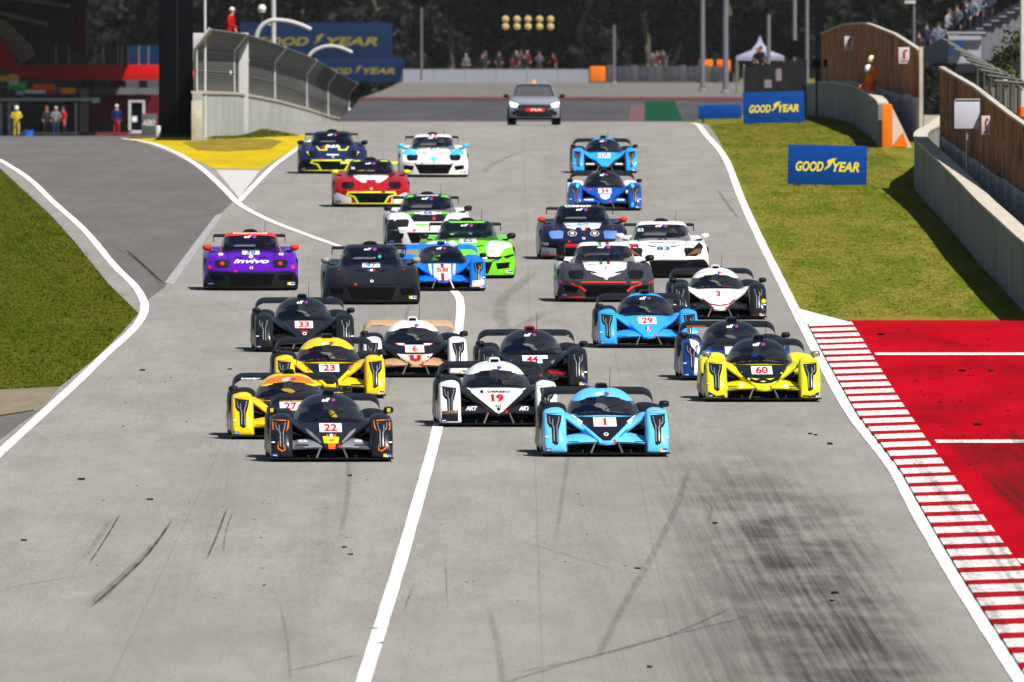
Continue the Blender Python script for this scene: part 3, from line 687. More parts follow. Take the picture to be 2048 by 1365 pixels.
# canopy roofs, slanting
for (pa, pbx, th, D) in (((-60, 8), (92, 44), 9, PB + 2), ((-60, -22), (135, 8), 8, PB + 3)):
    a = at(*pa, D); b = at(*pbx, D); t = th / F * D
    me = mesh_of([(a.x, D, a.z), (b.x, D, b.z), (b.x, D, b.z - t), (a.x, D, a.z - t), (a.x, D + 9, a.z), (b.x, D + 9, b.z), (b.x, D + 9, b.z - t), (a.x, D + 9, a.z - t)], [(3, 2, 1, 0), (4, 5, 6, 7), (0, 1, 5, 4), (2, 3, 7, 6), (1, 2, 6, 5), (0, 4, 7, 3)], smooth=False)
    shift(obj('canopy', me, M_CANO, pb), pb)
def pbpoly(name, pts, D, depth, m):
    f = [at(x, y, D) for x, y in pts]; n = len(f); V = f + [p + Vector((0, depth, 0)) for p in f]
    bm = bmesh.new(); vv = [bm.verts.new(v) for v in V]; bm.faces.new(vv[:n]); bm.faces.new(vv[n:][::-1])
    for i in range(n): bm.faces.new((vv[i], vv[i + n], vv[(i + 1) % n + n], vv[(i + 1) % n]))
    bmesh.ops.recalc_face_normals(bm, faces=bm.faces[:]); return shift(obj(name, from_bm(bm), m, pb), pb)
pbpoly('sloping_red_panel', [(-40, 60), (4, 80), (24, 112), (40, 131), (40, 159), (22, 150), (-40, 118)], PB - .3, 1.5, M_RBEAM)
pbpoly('sloping_fascia', [(-40, 30), (10, 40), (62, 92), (70, 112), (42, 128), (4, 78)], PB + 1.5, 1.0, M_CANO)
pbp('garage_wall', 40, 160, 318, 268, PB + 7, 1.0, M_GREYW); pbp('red_wall', 176, 190, 318, 251, PB + 3, .6, M_REDW); pbp('skirting', 176, 251, 318, 271, PB + 2.9, .6, M_DARK)
pbp('grey_column', 159, 178, 176, 271, PB + 1, .7, mat('column_grey', (.22, .215, .21), .7, var=.15))
for (a, b) in ((162, 190), (221, 252), (278, 295)): pbp('window', a, 162, b, 176, PB + 6.6, .2, M_BLACK, )
for (a, b) in ((130, 158), (46, 92)): pbp('garage_door', a, 205, b, 268, PB + 6.5, .3, M_BLACK if a > 100 else M_DARK)
pbp('balcony_panel', 190, 176, 318, 189, PB + 5, .2, mat('balcony', (.16, .16, .18), .5, var=.3, vscale=.8))
pbp('kerb_step', -20, 265, 318, 274, PB - 1, 1.2, mat('pit_red_step', (.17, .05, .055), .8, var=.4, vscale=1.5))
for x in (112, 138, 190, 207, 236, 244, 256, 278, 297):
    D = PB + 1; a = at(x, 130, D); b = at(x, 92, D); shift(obj('roof_post', tubemesh([a, b], .035, 6), M_STEEL, pb), pb)
c, s = (-53, PB - 4, zat(-20, PB) + .3), (62.5, 44, .5); shift(obj('roof_overhang', boxmesh(c, s), M_MAUD, pb), pb)
# gantry with sponsor flags in front of the garages
gy = PB - 14
gr = empty('pit_stand', (at(90, 270, gy).x, gy, gz(-28, gy)), label='covered pit stand with colourful sponsor banners on its roof edge', cat='stand')
def gp(name, px0, py0, px1, py1, dd, depth, m, bev=0.0):
    c, s = bx(px0, py0, px1, py1, gy + dd, depth); return shift(obj(name, boxmesh(c, s, bev=bev), m, gr), gr)
gp('roof_slab', -60, 190, 160, 206, 0, 5, M_DARK); gp('roof_edge', -60, 197, 200, 202, -.2, .2, M_LPAINT)
ban = lambda r_, g_, b_: mat('banner_%d_%d_%d' % (r_, g_, b_), srgb(r_, g_, b_), .7, var=.25, vscale=2)
for (a, b, c_, d_, col) in ((-10, 152, 38, 163, (225, 165, 20)), (16, 165, 52, 178, (40, 190, 70)), (18, 150, 36, 170, (200, 205, 230)), (66, 168, 110, 181, (235, 95, 15)), (108, 174, 122, 186, (120, 120, 130)), (122, 176, 152, 188, (240, 140, 30)), (50, 180, 92, 187, (235, 235, 235)), (34, 182, 48, 190, (170, 180, 210)), (94, 182, 112, 191, (150, 60, 70)), (184, 196, 199, 206, (180, 210, 180))):
    gp('banner', a, b, c_, d_, -.3 - random.random() * .3, .1, ban(*col))
for x in (2, 19, 152): gp('post', x - 2, 200, x + 2, 272, .2, .15, M_LPAINT)
gp('counter', -30, 230, 13, 272, 1, 1, M_DARK); gp('low_rail', 19, 265, 158, 269, -.1, .1, M_LPAINT)
r = empty('pit_doorway', (at(273, 270, 1500).x, 1500, gz(-20, 1500)), label='pale framed doorway standing before the dark red pit wall', cat='doorway')
for nm, a, b, c_, d_, m in (('jamb', 257, 204, 262, 266, M_LPAINT), ('jamb', 285, 204, 290, 262, M_LPAINT), ('lintel', 257, 201, 290, 205, M_LPAINT), ('threshold', 257, 261, 285, 267, M_LPAINT), ('dark_panel', 262, 205, 285, 261, M_BLACK), ('notice', 264, 233, 274, 244, M_LAMPW)):
    c, s = bx(a, b, c_, d_, 1500 if nm != 'dark_panel' else 1500.2, .2 if nm != 'notice' else .02); 
    if nm == 'notice': c = (c[0], 1500.18, c[2])
    shift(obj(nm, boxmesh(c, s), m, r), r)
r = empty('pit_sign_box', (at(298, 273, 1480).x, 1480, gz(-19.6, 1480)), label='low grey box with white lettering beside the framed doorway', cat='box')
c, s = bx(283, 228, 314, 274, 1480, .8); shift(obj('box', boxmesh(c, s, bev=.03), M_GREYW, r), r)
flat_text('lettering', 'AGRO', .30, M_LAMPW, r, (.0, -.02, zat(246, 1480) - gz(-19.6, 1480)), w=.68, shear=.4)
G = 'pit crew by the garages'
pf = gz(-24, 1500)
person(233, 213, 1560, 'person in dark blue top, red shorts and white cap walking before the dark red wall', (.015, .03, .16), (.40, .02, .03), 'cap', (.7, .7, .7), pose=0, rotz=math.radians(160), group=G, foot=gz(-22, 1560))
person(33, 213, 1660, 'person in yellow suit and white helmet under the pit stand', (.62, .50, .06), (.62, .50, .06), 'helmet', (.75, .75, .75), pose=1, group=G, foot=gz(-30, 1660))
for px, top, legs, hd, lab in ((93, (.03, .03, .035), (.02, .02, .02), (.30, .10, .03), 'person in black with ginger hair, left in the trio by the garage'), (111, (.20, .20, .22), (.02, .05, .12), (.5, .5, .5), 'person in grey top in the middle of the garage trio'), (127, (.50, .03, .02), (.05, .02, .02), (.05, .04, .04), 'person in bright red overalls, right in the garage trio')):
    person(px, 222, 1668, lab, top, legs, 'hair', hd, pose=random.choice((0, 1)), rotz=random.uniform(-1, 1), group=G, foot=gz(-29, 1668))
p = at(56, 262, 1662); r = empty('blue_tub', (p.x, 1662, gz(p.x, 1662)), label='round blue tub on the pit floor beside the yellow suit', cat='tub')
obj('tub', lathe([(.001, .36), (.25, .37), (.31, .30), (.30, .04), (.26, .0)], 16), mat('blue_plastic', (.01, .12, .5), .4), r); obj('rim', lathe([(.24, .375), (.33, .38), (.33, .33), (.30, .32)], 16), mat('blue_plastic_rim', (.01, .09, .4), .4), r)

# ---- far centre: white wall, orange block, tyre barrier, lights gantry
r = empty('far_white_wall', (at(990, 165, 2000).x, 2000, gz(0, 2000)), label='hazy white barrier wall across the end of the straight', cat='wall')
M_FW = mat('far_white', (.27, .29, .33), .8, var=.12, vscale=.2)
for i in range(6):
    a = 806 + i * 62; c, s = bx(a, 139, a + 61.3, 166, 2000, .6); shift(obj('wall_panel', boxmesh(c, s), M_FW, r), r)
c, s = bx(1180, 133, 1211, 164, 1998, .8); r = empty('orange_barrier_block', (c[0], 1998, c[2] - s[2] / 2), label='orange barrier block at the end of the hazy white wall', cat='barrier')
shift(obj('block', boxmesh(c, s, bev=.05), M_ORANGE, r), r); shift(obj('plinth', boxmesh((c[0], c[1], c[2] - s[2] / 2 - .08), (s[0] + .1, s[1], .18)), M_DARK, r), r)
r = empty('tyre_barrier', (at(1330, 162, 1990).x, 1990, gz(11, 1990)), label='dark banded tyre barrier right of the orange block', cat='barrier')
for i in range(15):
    a = 1213 + i * 16; c, s = bx(a, 131 + (2 if i % 3 else 0), a + 15.4, 163, 1990, .7); shift(obj('tyre_bundle', boxmesh(c, s, bev=.06), mat('tyre_band_%d' % (i % 3), ((.085, .085, .09), (.055, .06, .07), (.07, .07, .085))[i % 3], .8, var=.2), r), r)
LG = 1520.0
r = empty('start_light_gantry', (at(1056, 0, LG).x, LG, gz(1, LG)), label='black start light gantry with five pairs of yellow lamps', cat='gantry')
zg = gz(1, LG)
shift(obj('beam', boxmesh((.5, LG + .6, ZC + 9.6), (34, .8, .9)), M_BLACK, r), r)
for sx in (-16, 17): shift(obj('leg', boxmesh((sx, LG + .6, (zg - .5 + ZC + 9.6) / 2), (.5, .5, ZC + 9.6 - zg + .5)), M_BLACK, r), r)
M_LAMP = mat('amber_lamp', (.42, .32, .13), .6, emit=(1, .78, .30), estr=.02)
for i, px in enumerate((1011, 1034, 1056, 1079, 1101)):
    c, s = bx(px - 9.5, -120, px + 9.5, 64, LG, .35); bxo = shift(obj('light_box', boxmesh(c, s, bev=.03), M_BLACK, r), r)
    for py in (39, 54):
        q = at(px, py, LG); l = obj('lamp', lathe([(.001, -.05), (.12, -.045), (.20, 0), (.21, .02)], 14, 'y', (q.x, LG, q.z)), M_LAMP, bxo)
# far crowd behind the wall
cols = [(.05, .05, .07), (.10, .10, .13), (.03, .03, .04), (.08, .05, .05), (.14, .14, .18), (.04, .045, .07), (.14, .02, .02)]
k = 0
for i in range(18):
    px = random.choice((random.uniform(915, 1150), random.uniform(925, 1140), random.uniform(1285, 1330)))
    py = random.uniform(100, 114); c_ = random.choice(cols)
    D = random.uniform(2015, 2060)
    person(px, py, D, 'hazy spectator standing behind the far white wall', c_, (.05, .05, .06), 'hair', random.choice(((.04, .03, .03), (.3, .3, .34), (.10, .07, .05))), pose=i % 3, rotz=random.uniform(-.6, .6), group='spectators behind the far wall', foot=zat(random.uniform(148, 158), D)); k += 1
bk = empty('spectator_bank', (6, 2062, gz(6, 2062)), label='low dark earth bank under the far spectators', cat='bank')
bm = bmesh.new()
a, b = at(800, 160, 2012), at(1480, 160, 2012); me = mesh_of([(a.x, 2012, gz(0, 2012) - .2), (b.x, 2012, gz(0, 2012) - .2), (b.x, 2014, zat(158, 2014)), (a.x, 2014, zat(158, 2014)), (a.x, 2064, zat(146, 2064)), (b.x, 2064, zat(146, 2064)), (b.x, 2100, gz(0, 2100) - .2), (a.x, 2100, gz(0, 2100) - .2)], [(0, 1, 2, 3), (3, 2, 5, 4), (4, 5, 6, 7)], smooth=False)
shift(obj('bank', me, mat('dark_earth', (.055, .05, .045), .9, var=.3), bk), bk); bm.free()

# ---- trees and the wooded hill
M_BARK = mat('bark', (.11, .095, .085), .9, var=.4, vscale=1.5, stretch=(1, 1, .2), bump=.5)
def leaf_mat(i, c):
    m = mat('foliage_%d' % i, c, .75, col2=tuple(x * .45 for x in c), vscale=.5, spec=.15); return m
LEAF = [leaf_mat(0, (.0085, .012, .007)), leaf_mat(1, (.011, .014, .007)), leaf_mat(2, (.007, .010, .007)), leaf_mat(3, (.045, .062, .012))]
def crown_mesh(seed, h, wd, base, clumps, per, size):
    R = random.Random(seed); V = []; Fc = []
    for c in range(clumps):
        t = R.random(); zz = base + (h - base) * t; rad = wd * (math.sin(math.pi * min(1, .12 + t * .86)) ** .7) * R.uniform(.35, 1.0); a = R.uniform(0, 6.283)
        cc = Vector((rad * math.cos(a), rad * math.sin(a), zz)); cr = R.uniform(.7, 1.5) * wd * .26
        for _ in range(per):
            d = Vector((R.gauss(0, 1), R.gauss(0, 1), R.gauss(0, .75))).normalized() * cr * R.random() ** .45; p = cc + d
            n = (d.normalized() + Vector((R.gauss(0, .6), R.gauss(0, .6), R.gauss(0, .6)))).normalized(); u = n.orthogonal().normalized(); v = n.cross(u); ang = R.uniform(0, 3.14)
            u, v = u * math.cos(ang) + v * math.sin(ang), v * math.cos(ang) - u * math.sin(ang); s = size * R.uniform(.6, 1.4)
            i = len(V); V += [p - u * s, p - v * s * .5, p + u * s, p + v * s * .5]; Fc.append((i, i + 1, i + 2, i + 3))
    return mesh_of(V, Fc, smooth=False)
def trunk_mesh(seed, h, r):
    R = random.Random(seed); bm = bmesh.new(); pts = [Vector((R.gauss(0, .12) * k, R.gauss(0, .12) * k, h * k / 6)) for k in range(7)]
    bm_tube(bm, refine(pts, 2), r, 9, r * .35)
    for k in range(6):
        z = h * R.uniform(.45, .9); a = R.uniform(0, 6.28); L = h * R.uniform(.14, .24); b = pts[min(6, int(z / h * 6))]
        bm_tube(bm, [(b.x, b.y, z), (b.x + L * .5 * math.cos(a), b.y + L * .5 * math.sin(a), z + L * .35), (b.x + L * math.cos(a), b.y + L * math.sin(a), z + L * .8)], r * .35, 6, r * .1)
    bmesh.ops.recalc_face_normals(bm, faces=bm.faces[:]); return from_bm(bm, True)
KIND = [(crown_mesh(1, 17, 4.6, 2.0, 46, 85, .42), trunk_mesh(1, 14, .32)), (crown_mesh(2, 20, 4.0, 6.0, 42, 85, .40), trunk_mesh(2, 17, .30)), (crown_mesh(3, 15, 5.2, 1.0, 50, 85, .46), trunk_mesh(3, 12, .36)), (crown_mesh(4, 18, 4.4, 4.5, 44, 85, .42), trunk_mesh(4, 15, .30))]
TN = ['broad dense', 'tall narrow', 'low spreading', 'upright loose']
k = 0
for rowi, (D, n, off) in enumerate(((2330, 16, 0), (2400, 17, .5), (2480, 17, .2))):
    for i in range(n):
        px = -160 + (i + off) * 2380 / n + random.uniform(-30, 30); X = (px - 1024) / F * D; kd = (i * 7 + rowi * 3 + (i // 3)) % 4
        dd = D + random.uniform(-20, 20)
        t = empty('tree', (X, dd, gz(X, dd)), (0, 0, random.uniform(0, 6.28)), label='%s dark tree in the %s row of the wood behind the circuit' % (TN[kd], ('front', 'middle', 'back')[rowi]), cat='tree', group='%s trees of the %s row' % (TN[kd], ('front', 'middle', 'back')[rowi]))
        sc_ = random.uniform(.92, 1.2); t.scale = (sc_, sc_, sc_)
        obj('crown', KIND[kd][0], LEAF[(k * 5 + rowi) % 3], t); obj('trunk', KIND[kd][1], M_BARK, t); k += 1
hill = gridmesh(lambda u, v: (u, 2560 + v * 900, gz(0, 2560) - 3 + 60 * v ** .7 + 6 * math.sin(u * .011 + 2) * v + 4 * math.sin(u * .031)), lin(-1600, 1600, 60), lin(0, 1, 12))
hl = obj('hills', hill, mat('wooded_hill', (.009, .012, .007), .9, col2=(.005, .007, .005), vscale=.06, bump=.6, bscale=.2)); hl['kind'] = 'structure'
# ---- right background: poles, tent, dark fence, machines
for (px, top, D, w_, lab) in ((1405, -40, 1700, .30, 'pale trunk-like pole left of a pair in front of the wood'), (1451, -40, 1650, .34, 'pale tall pole right of a pair in front of the wood'), (1537, 30, 1400, .22, 'short grey pole in front of the white tent'), (1589, -60, 1300, .22, 'thicker grey pole behind the dark mesh fence'), (1614, -60, 1250, .18, 'thinner grey pole next to the rusty fence'), (1828, 5, 1250, .12, 'thin lamp pole behind the rusty fence top'), (1228, 50, 1950, .20, 'short pale pole behind the tyre barrier'), (843, 15, 1980, .16, 'faint tall pole behind the hazy white wall')):
    a = at(px, top, D); zb = gz(a.x, D); r = empty('pole', (a.x, D, zb), label=lab, cat='pole')
    obj('shaft', tubemesh([(0, 0, -.2), (0, 0, a.z - zb)], w_ / 2 * 1.1, 8, w_ / 2 * .9), mat('pole_grey', (.155, .155, .18), .6, var=.2, stretch=(1, 1, .1)) , r); obj('collar', lathe([(w_ * .8, 0), (w_ * .8, .15), (w_ * .5, .2)], 10), M_STEEL, r)
    if px == 1828: obj('lamp_head', boxmesh((-.18, 0, a.z - zb), (.5, .25, .14), bev=.03), M_LPAINT, r)
TD = 1600; c = at(1520, 112, TD); tz = gz(c.x, TD)
r = empty('canopy_tent', (c.x, TD, tz), label='small white peaked tent behind the dark mesh fence', cat='tent')
hw = 48 / F * TD; zt = zat(113, TD) - tz; zp = zat(72, TD) - tz
prof = [(0, zp), (.12, zp - (zp - zt) * .35), (.35, zt + (zp - zt) * .30), (1, zt)]
V = []; Fc = []
for rr, z_ in prof:
    for (sx, sy) in ((-1, -1), (1, -1), (1, 1), (-1, 1)): V.append((sx * hw * max(rr, .01), sy * 1.5 * max(rr, .01), z_))
for (sx, sy) in ((-1, -1), (1, -1), (1, 1), (-1, 1)): V.append((sx * hw, sy * 1.5, zt - .25))
for j in range(4):
    for q in range(4): Fc.append((j * 4 + q, j * 4 + (q + 1) % 4, j * 4 + 4 + (q + 1) % 4, j * 4 + 4 + q))
obj('canopy', mesh_of(V, Fc), mat('tent_cloth', (.26, .265, .36), .8, var=.1), r)
for sx in (-1, 1):
    for sy in (-1, 1): obj('leg', tubemesh([(sx * hw * .97, sy * 1.45, 0), (sx * hw * .97, sy * 1.45, zt - .1)], .03), M_STEEL, r)
# dark mesh fence with signs
DFN = 1180; r = empty('mesh_fence', (at(1545, 200, DFN).x, DFN, gz(11, DFN)), label='dark mesh-covered fence behind the middle blue board', cat='fence')
for i in range(6):
    a = 1488 + i * 21; c, s = bx(a, 134 - 3 * i, a + 20.4, 238, DFN + i * 1.5, .08); shift(obj('mesh_panel', boxmesh(c, s), mat('dark_net', (.022, .022, .026), .9, var=.3), r), r)
    shift(obj('post', tubemesh([(c[0] - s[0] / 2, c[1], gz(11, DFN) - .2), (c[0] - s[0] / 2, c[1], c[2] + s[2] / 2 + .1)], .04), M_STEEL if i == 0 else M_DARK, r), r)
for (a, b, c_, d_) in ((1552, 138, 1563, 162), (1529, 160, 1543, 176)):
    c, s = bx(a, b, c_, d_, DFN - .3, .03); shift(obj('notice', boxmesh(c, s), mat('notice_pink', (.22, .18, .20), .7), r), r)
for (px, py, lab, c_) in ((1515, 95, 'dark clothed person with red cap before the white tent', (.3, .03, .03)), (1521, 92, 'dark clothed person against the white tent pole', (.02, .02, .02))):
    person(px, py, 1500, lab, (.012, .012, .016), (.012, .012, .016), 'cap', c_, pose=0, rotz=.4, group='people before the white tent', foot=gz(14, 1500) if False else None)
pt = empty('viewing_platform', (at(1516, 160, 1500).x, 1500, gz(13.4, 1500)), label='low dark platform under the people before the tent', cat='platform')
z0 = zat(93, 1500) - 1.82; shift(obj('deck', boxmesh((at(1518, 0, 1500).x, 1500, z0 - .06), (1.6, 1.6, .10)), M_DARK, pt), pt)
for sx in (-.7, .7): shift(obj('leg', boxmesh((at(1518, 0, 1500).x + sx, 1500.1, (z0 - .12 + gz(13.4, 1500)) / 2), (.1, .1, z0 - .12 - gz(13.4, 1500))), M_DARK, pt), pt)
# dark loudspeaker stacks on poles
for (px, py, w_, h_, lab) in ((1594, 98, 26, 34, 'dark bulky loudspeaker at the base of the thick grey pole'), (1633, 127, 18, 17, 'black box left in the pair before the rusty fence'), (1656, 127, 18, 17, 'black box right in the pair before the rusty fence')):
    D = 1200 if px < 1600 else 1105; a = at(px, py, D); zb = gz(a.x, D); r = empty('loudspeaker', (a.x, D, zb), label=lab, cat='loudspeaker'); s = w_ / F * D; hh = h_ / F * D
    obj('cabinet', boxmesh((0, 0, a.z - zb), (s, .4, hh), bev=.05), M_BLACK, r); obj('stand', tubemesh([(0, 0, 0), (0, 0, a.z - zb - hh / 2)], .04), M_DARK, r)
for (px, lab) in ((1412, 'orange machine left of two behind the tyre barrier'), (1447, 'orange machine right of two behind the tyre barrier')):
    D = 2000; a = at(px, 131, D); r = empty('tractor', (a.x, D, gz(a.x, D)), label=lab, cat='tractor'); zb = a.z - gz(a.x, D)
    obj('body', boxmesh((0, 0, zb - .05), (1.0, 1.8, .9), bev=.08), M_ORANGE, r); obj('hood', boxmesh((.1, -1.2, zb - .1), (.7, .9, .6), bev=.08), M_ORANGE, r)
    for sx in (-.55, .55): obj('wheel', lathe([(.001, -.12), (.6, -.12), (.62, 0), (.6, .12), (.001, .12)], 14, 'x', (sx, .3, .62)), M_BLACK, r)
    obj('chassis', boxmesh((0, -.3, .75), (.5, 2.2, .5)), M_DARK, r)
# ---- concrete walls on the right
RW = [(10.45, 540), (10.45, 561), (10.52, 590), (10.58, 617), (10.72, 650), (10.84, 688), (10.92, 718), (10.97, 734), (11.08, 746), (11.35, 758), (11.85, 772), (12.6, 798), (13.1, 815)]
r = empty('concrete_wall', (10.9, 734, gz(10.9, 734)), label='grey concrete wall at the right edge curving round at its far end', cat='wall')
full = [tuple(v) for v in refine([Vector(p) for p in RW], 4)]
for i in range(0, len(full) - 1, 4):
    pts = full[i:i + 5]
    pe = [Vector(p) for p in pts]; pe[-1] = pe[-1] - (pe[-1] - pe[-2]).normalized() * .05; pts = [tuple(p) for p in pe]
    shift(obj('wall_panel', strip_wall(pts, -.2, 1.34, .34), M_WALLC, r), r)
    shift(obj('coping', strip_wall(pts, 1.342, 1.40, .38), M_CAP, r), r)
LWP = [(11.42, 846), (11.62, 870), (11.82, 905), (12.05, 950), (12.25, 1010), (12.5, 1090), (12.9, 1200)]
r = empty('concrete_wall', (11.5, 846, gz(11.5, 846)), label='grey concrete wall ending in an orange post below the marshals', cat='wall')
full = [tuple(v) for v in refine([Vector(p) for p in LWP], 4)]
for i in range(0, len(full) - 1, 4):
    pts = full[i:i + 5]; pe = [Vector(p) for p in pts]; pe[-1] = pe[-1] - (pe[-1] - pe[-2]).normalized() * .05; pts = [tuple(p) for p in pe]
    shift(obj('wall_panel', strip_wall(pts, -.2, 1.32, .30), M_WALLC, r), r); shift(obj('coping', strip_wall(pts, 1.322, 1.38, .34), M_CAP, r), r)
z = gz(11.42, 846)
shift(obj('end_post', boxmesh((11.53, 845.6, z + .66), (.30, .3, 1.36), bev=.015), M_ORANGE, r), r)
me = mesh_of([(11.69, 845.5, z), (12.30, 845.5, z), (11.69, 845.5, z + 1.25), (11.69, 845.9, z), (12.30, 845.9, z), (11.69, 845.9, z + 1.25)], [(0, 1, 2), (5, 4, 3), (0, 3, 4, 1), (1, 4, 5, 2), (2, 5, 3, 0)], smooth=False)
shift(obj('buttress', me, mat('cream_concrete', (.60, .50, .42), .8, var=.15), r), r)
me = mesh_of([(11.72, 845.47, z + .02), (12.16, 845.47, z + .02), (12.16, 845.47, z + .10), (12.02, 845.47, z + .46), (11.92, 845.47, z + .36), (11.72, 845.47, z + .10)], [(0, 1, 2, 3, 4, 5)], smooth=False)
shift(obj('orange_band', me, M_ORANGE, r), r)
# ---- rusty debris fences: pale panels below, brown boards above
def rust_mat():
    m = bpy.data.materials.new('rusty_board'); m.use_nodes = True; g = N(m); p = m.node_tree.nodes['Principled BSDF']; pos = g.new('ShaderNodeTexCoord').outputs['Object']
    a = g.ramp(g.noise(g.mapped(pos, (1.6, .22, .8)), 1.0, 8, .75), .36, .64); b = g.ramp(g.noise(g.mapped(pos, (6, .35, .2), (3, 1, 0)), 1.0, 4, .7), .4, .75)
    c = g.mix(a, (.40, .140, .045), (.085, .030, .013)); c = g.mix(g.math('MULTIPLY', b, .45), c, (.52, .36, .22))
    hz_ = g.new('ShaderNodeTexWave', wave_type='BANDS', bands_direction='Z'); hz_.inputs['Scale'].default_value = 1.6; hz_.inputs['Distortion'].default_value = 1.0; g.link(pos, hz_.inputs['Vector'])
    c = g.mix(g.math('MULTIPLY', g.ramp(g.noise(g.mapped(pos, (5, .5, 1.2), (8, 2, 0)), 1.0, 5, .7), .52, .70), .55), c, (.045, .02, .012))
    g.link(c, p.inputs['Base Color']); p.inputs['Roughness'].default_value = .95; p.inputs['Specular IOR Level'].default_value = .03; return m
M_RUST = rust_mat(); M_PALE = mat('pale_stained_panel', (.70, .67, .64), .85, col2=(.40, .32, .24), vscale=.9, stretch=(2.5, .15, .5))
def rust_fence(label, pts, hts, step, root):
    r = empty('debris_fence', (pts[0][0], pts[0][1], gz(*pts[0])), label=label, cat='fence')
    P_ = along(pts, step); hh = [(p[1], h) for p, h in zip(pts, hts)]
    for k, (a, b) in enumerate(zip(P_, P_[1:])):
        va, vb = Vector(a), Vector(b); e = (vb - va).normalized(); a2 = tuple(va + e * .015); b2 = tuple(vb - e * .015)
        h0, h1 = interp(sorted(hh), a[1]), interp(sorted(hh), b[1]); j = random.uniform(-.03, .03)
        lo = 1.42
        shift(obj('lower_panel', strip_wall([a2, b2], -.2, [lo + j, lo + j], .10), M_PALE, r), r)
        shift(obj('upper_board', strip_wall([a2, b2], [lo + j + .01] * 2, [h0 - .06, h1 - .06], .08), M_RUST, r), r)
        shift(obj('cap_rail', strip_wall([a, tuple(vb - e * .01)], [h0 - .058, h1 - .058], [h0, h1], .14), M_CAP, r), r)
        shift(obj('post', boxmesh((a[0] + .10, a[1], gz(*a) + h0 / 2 - .1), (.10, .12, h0 + .25)), M_DARK, r), r)
    return r
F1 = [(12.85, 868), (12.52, 900), (12.45, 960), (12.6, 1040), (12.75, 1130)]
rf1 = rust_fence('brown rusty debris fence with arched top behind the two marshals', F1, [2.95, 3.35, 3.55, 3.6, 3.4], 9.0, None)
a = F1[0]; shift(obj('end_post', boxmesh((a[0] + .06, a[1] - .2, gz(*a) + 1.45), (.12, .14, 3.1)), M_CAP, rf1), rf1)
rf2 = rust_fence('brown rusty debris fence with pale lower panels behind the right concrete wall', [(11.55, 740), (11.6, 690), (11.62, 640), (11.62, 590), (11.5, 545)], [3.30, 3.25, 3.05, 2.95, 2.9], 9.0, None)
M_SGN = mat('sign_white', (.55, .52, .52), .6, var=.15); M_SRED = mat('sign_red', (.36, .015, .025), .6)
for (x0, y0, x1_, y1_, D, lab) in ((1689, 73, 1707, 101, 995, 'small white sign with red symbol high on the arched rusty fence'), (1797, 95, 1819, 128, 871, 'small white sign with red symbol near the end of the arched rusty fence'), (1963, 232, 1980, 270, 655, 'small white sign with red symbol on the right-hand rusty fence')):
    fx = at((x0 + x1_) / 2, 0, D).x; c = at((x0 + x1_) / 2, (y0 + y1_) / 2, D); W, H = (x1_ - x0) / F * D, (y1_ - y0) / F * D
    r = empty('notice_sign', c, label=lab, cat='sign', group='white signs with red symbols'); obj('plate', boxmesh((0, 0, 0), (W, .02, H), bev=.004), M_SGN, r)
    obj('symbol', boxmesh((0, -.0125, .02 * H), (W * .22, .004, H * .46)), M_SRED, r); obj('symbol', boxmesh((W * .16, -.0125, .30 * H), (W * .3, .004, H * .12)), M_SRED, r); obj('symbol', boxmesh((0, -.0125, -.34 * H), (W * .5, .004, H * .07)), M_SRED, r)
    obj('bracket', boxmesh((0, .15, 0), (.04, .3, .04)), M_STEEL, r)
# marshals on a step behind the wall
st = empty('marshal_step', (12.1, 914, gz(12.1, 914)), label='low grey step behind the concrete wall under the marshals', cat='step')
obj('tread', boxmesh((0, 1.2, .385), (.46, 1.6, .71), bev=.02), M_DARK, st); obj('tread', boxmesh((0, -.9, .21), (.46, 1.6, .44), bev=.02), M_DARK, st)
person(1746, 117, 915.2, 'standing person in orange overalls with white and yellow helmet behind the concrete wall', (.92, .17, .012), (.92, .17, .012), 'helmet', (.85, .78, .45), pose=0, rotz=math.radians(-60), foot=gz(12.1, 914) + .74)
person(1744, 139, 913.0, 'stooping person in orange overalls with plain white helmet in front of the other', (.92, .14, .012), (.92, .14, .012), 'helmet', (.9, .9, .9), pose=1, rotz=math.radians(-70), foot=gz(12.1, 914) + .43)
# grey panel sign, lamp, poles at the right edge
c = at(1934, 229, 668); r = empty('grey_panel_sign', (c.x, 668, gz(c.x, 668)), label='plain grey square panel on a post above the right concrete wall', cat='sign')
obj('panel', boxmesh((0, 0, c.z - gz(c.x, 668)), (.62, .05, .70), bev=.01), mat('panel_grey', (.50, .50, .58), .6, var=.08), r); obj('post', tubemesh([(0, .06, 0), (0, .06, c.z - gz(c.x, 668) + .2)], .03), M_STEEL, r); obj('hood', boxmesh((.02, .1, c.z - gz(c.x, 668) + .365), (.60, .3, .025)), M_LPAINT, r)
c = at(2011, 162, 690); r = empty('globe_lamp', (c.x, 690, gz(c.x, 690)), label='small cream globe lamp on a thin post behind the rusty fence', cat='lamp')
zz = c.z - gz(c.x, 690); obj('globe', lathe([(.001, .09), (.055, .07), (.085, 0), (.055, -.07), (.001, -.09)], 12, 'z', (0, 0, zz)), mat('cream_globe', (.75, .66, .45), .4), r); obj('post', tubemesh([(0, 0, 0), (0, 0, zz - .08)], .02), M_STEEL, r); obj('bracket', boxmesh((0, 0, zz - .13), (.18, .1, .05)), M_DARK, r)
c = at(2044, 225, 680); r = empty('pole', (c.x, 680, gz(c.x, 680)), label='pale pole with orange collar at the right border', cat='pole')
zz = c.z - gz(c.x, 680); obj('shaft', tubemesh([(0, 0, 0), (0, 0, 9)], .055, 10), M_LPAINT, r); obj('orange_collar', lathe([(.056, zz + .14), (.085, zz + .13), (.085, zz - .10), (.056, zz - .11)], 12), M_ORANGE, r)
M_FRM = mat('dull_steel', (.13, .13, .13), .7, var=.3)
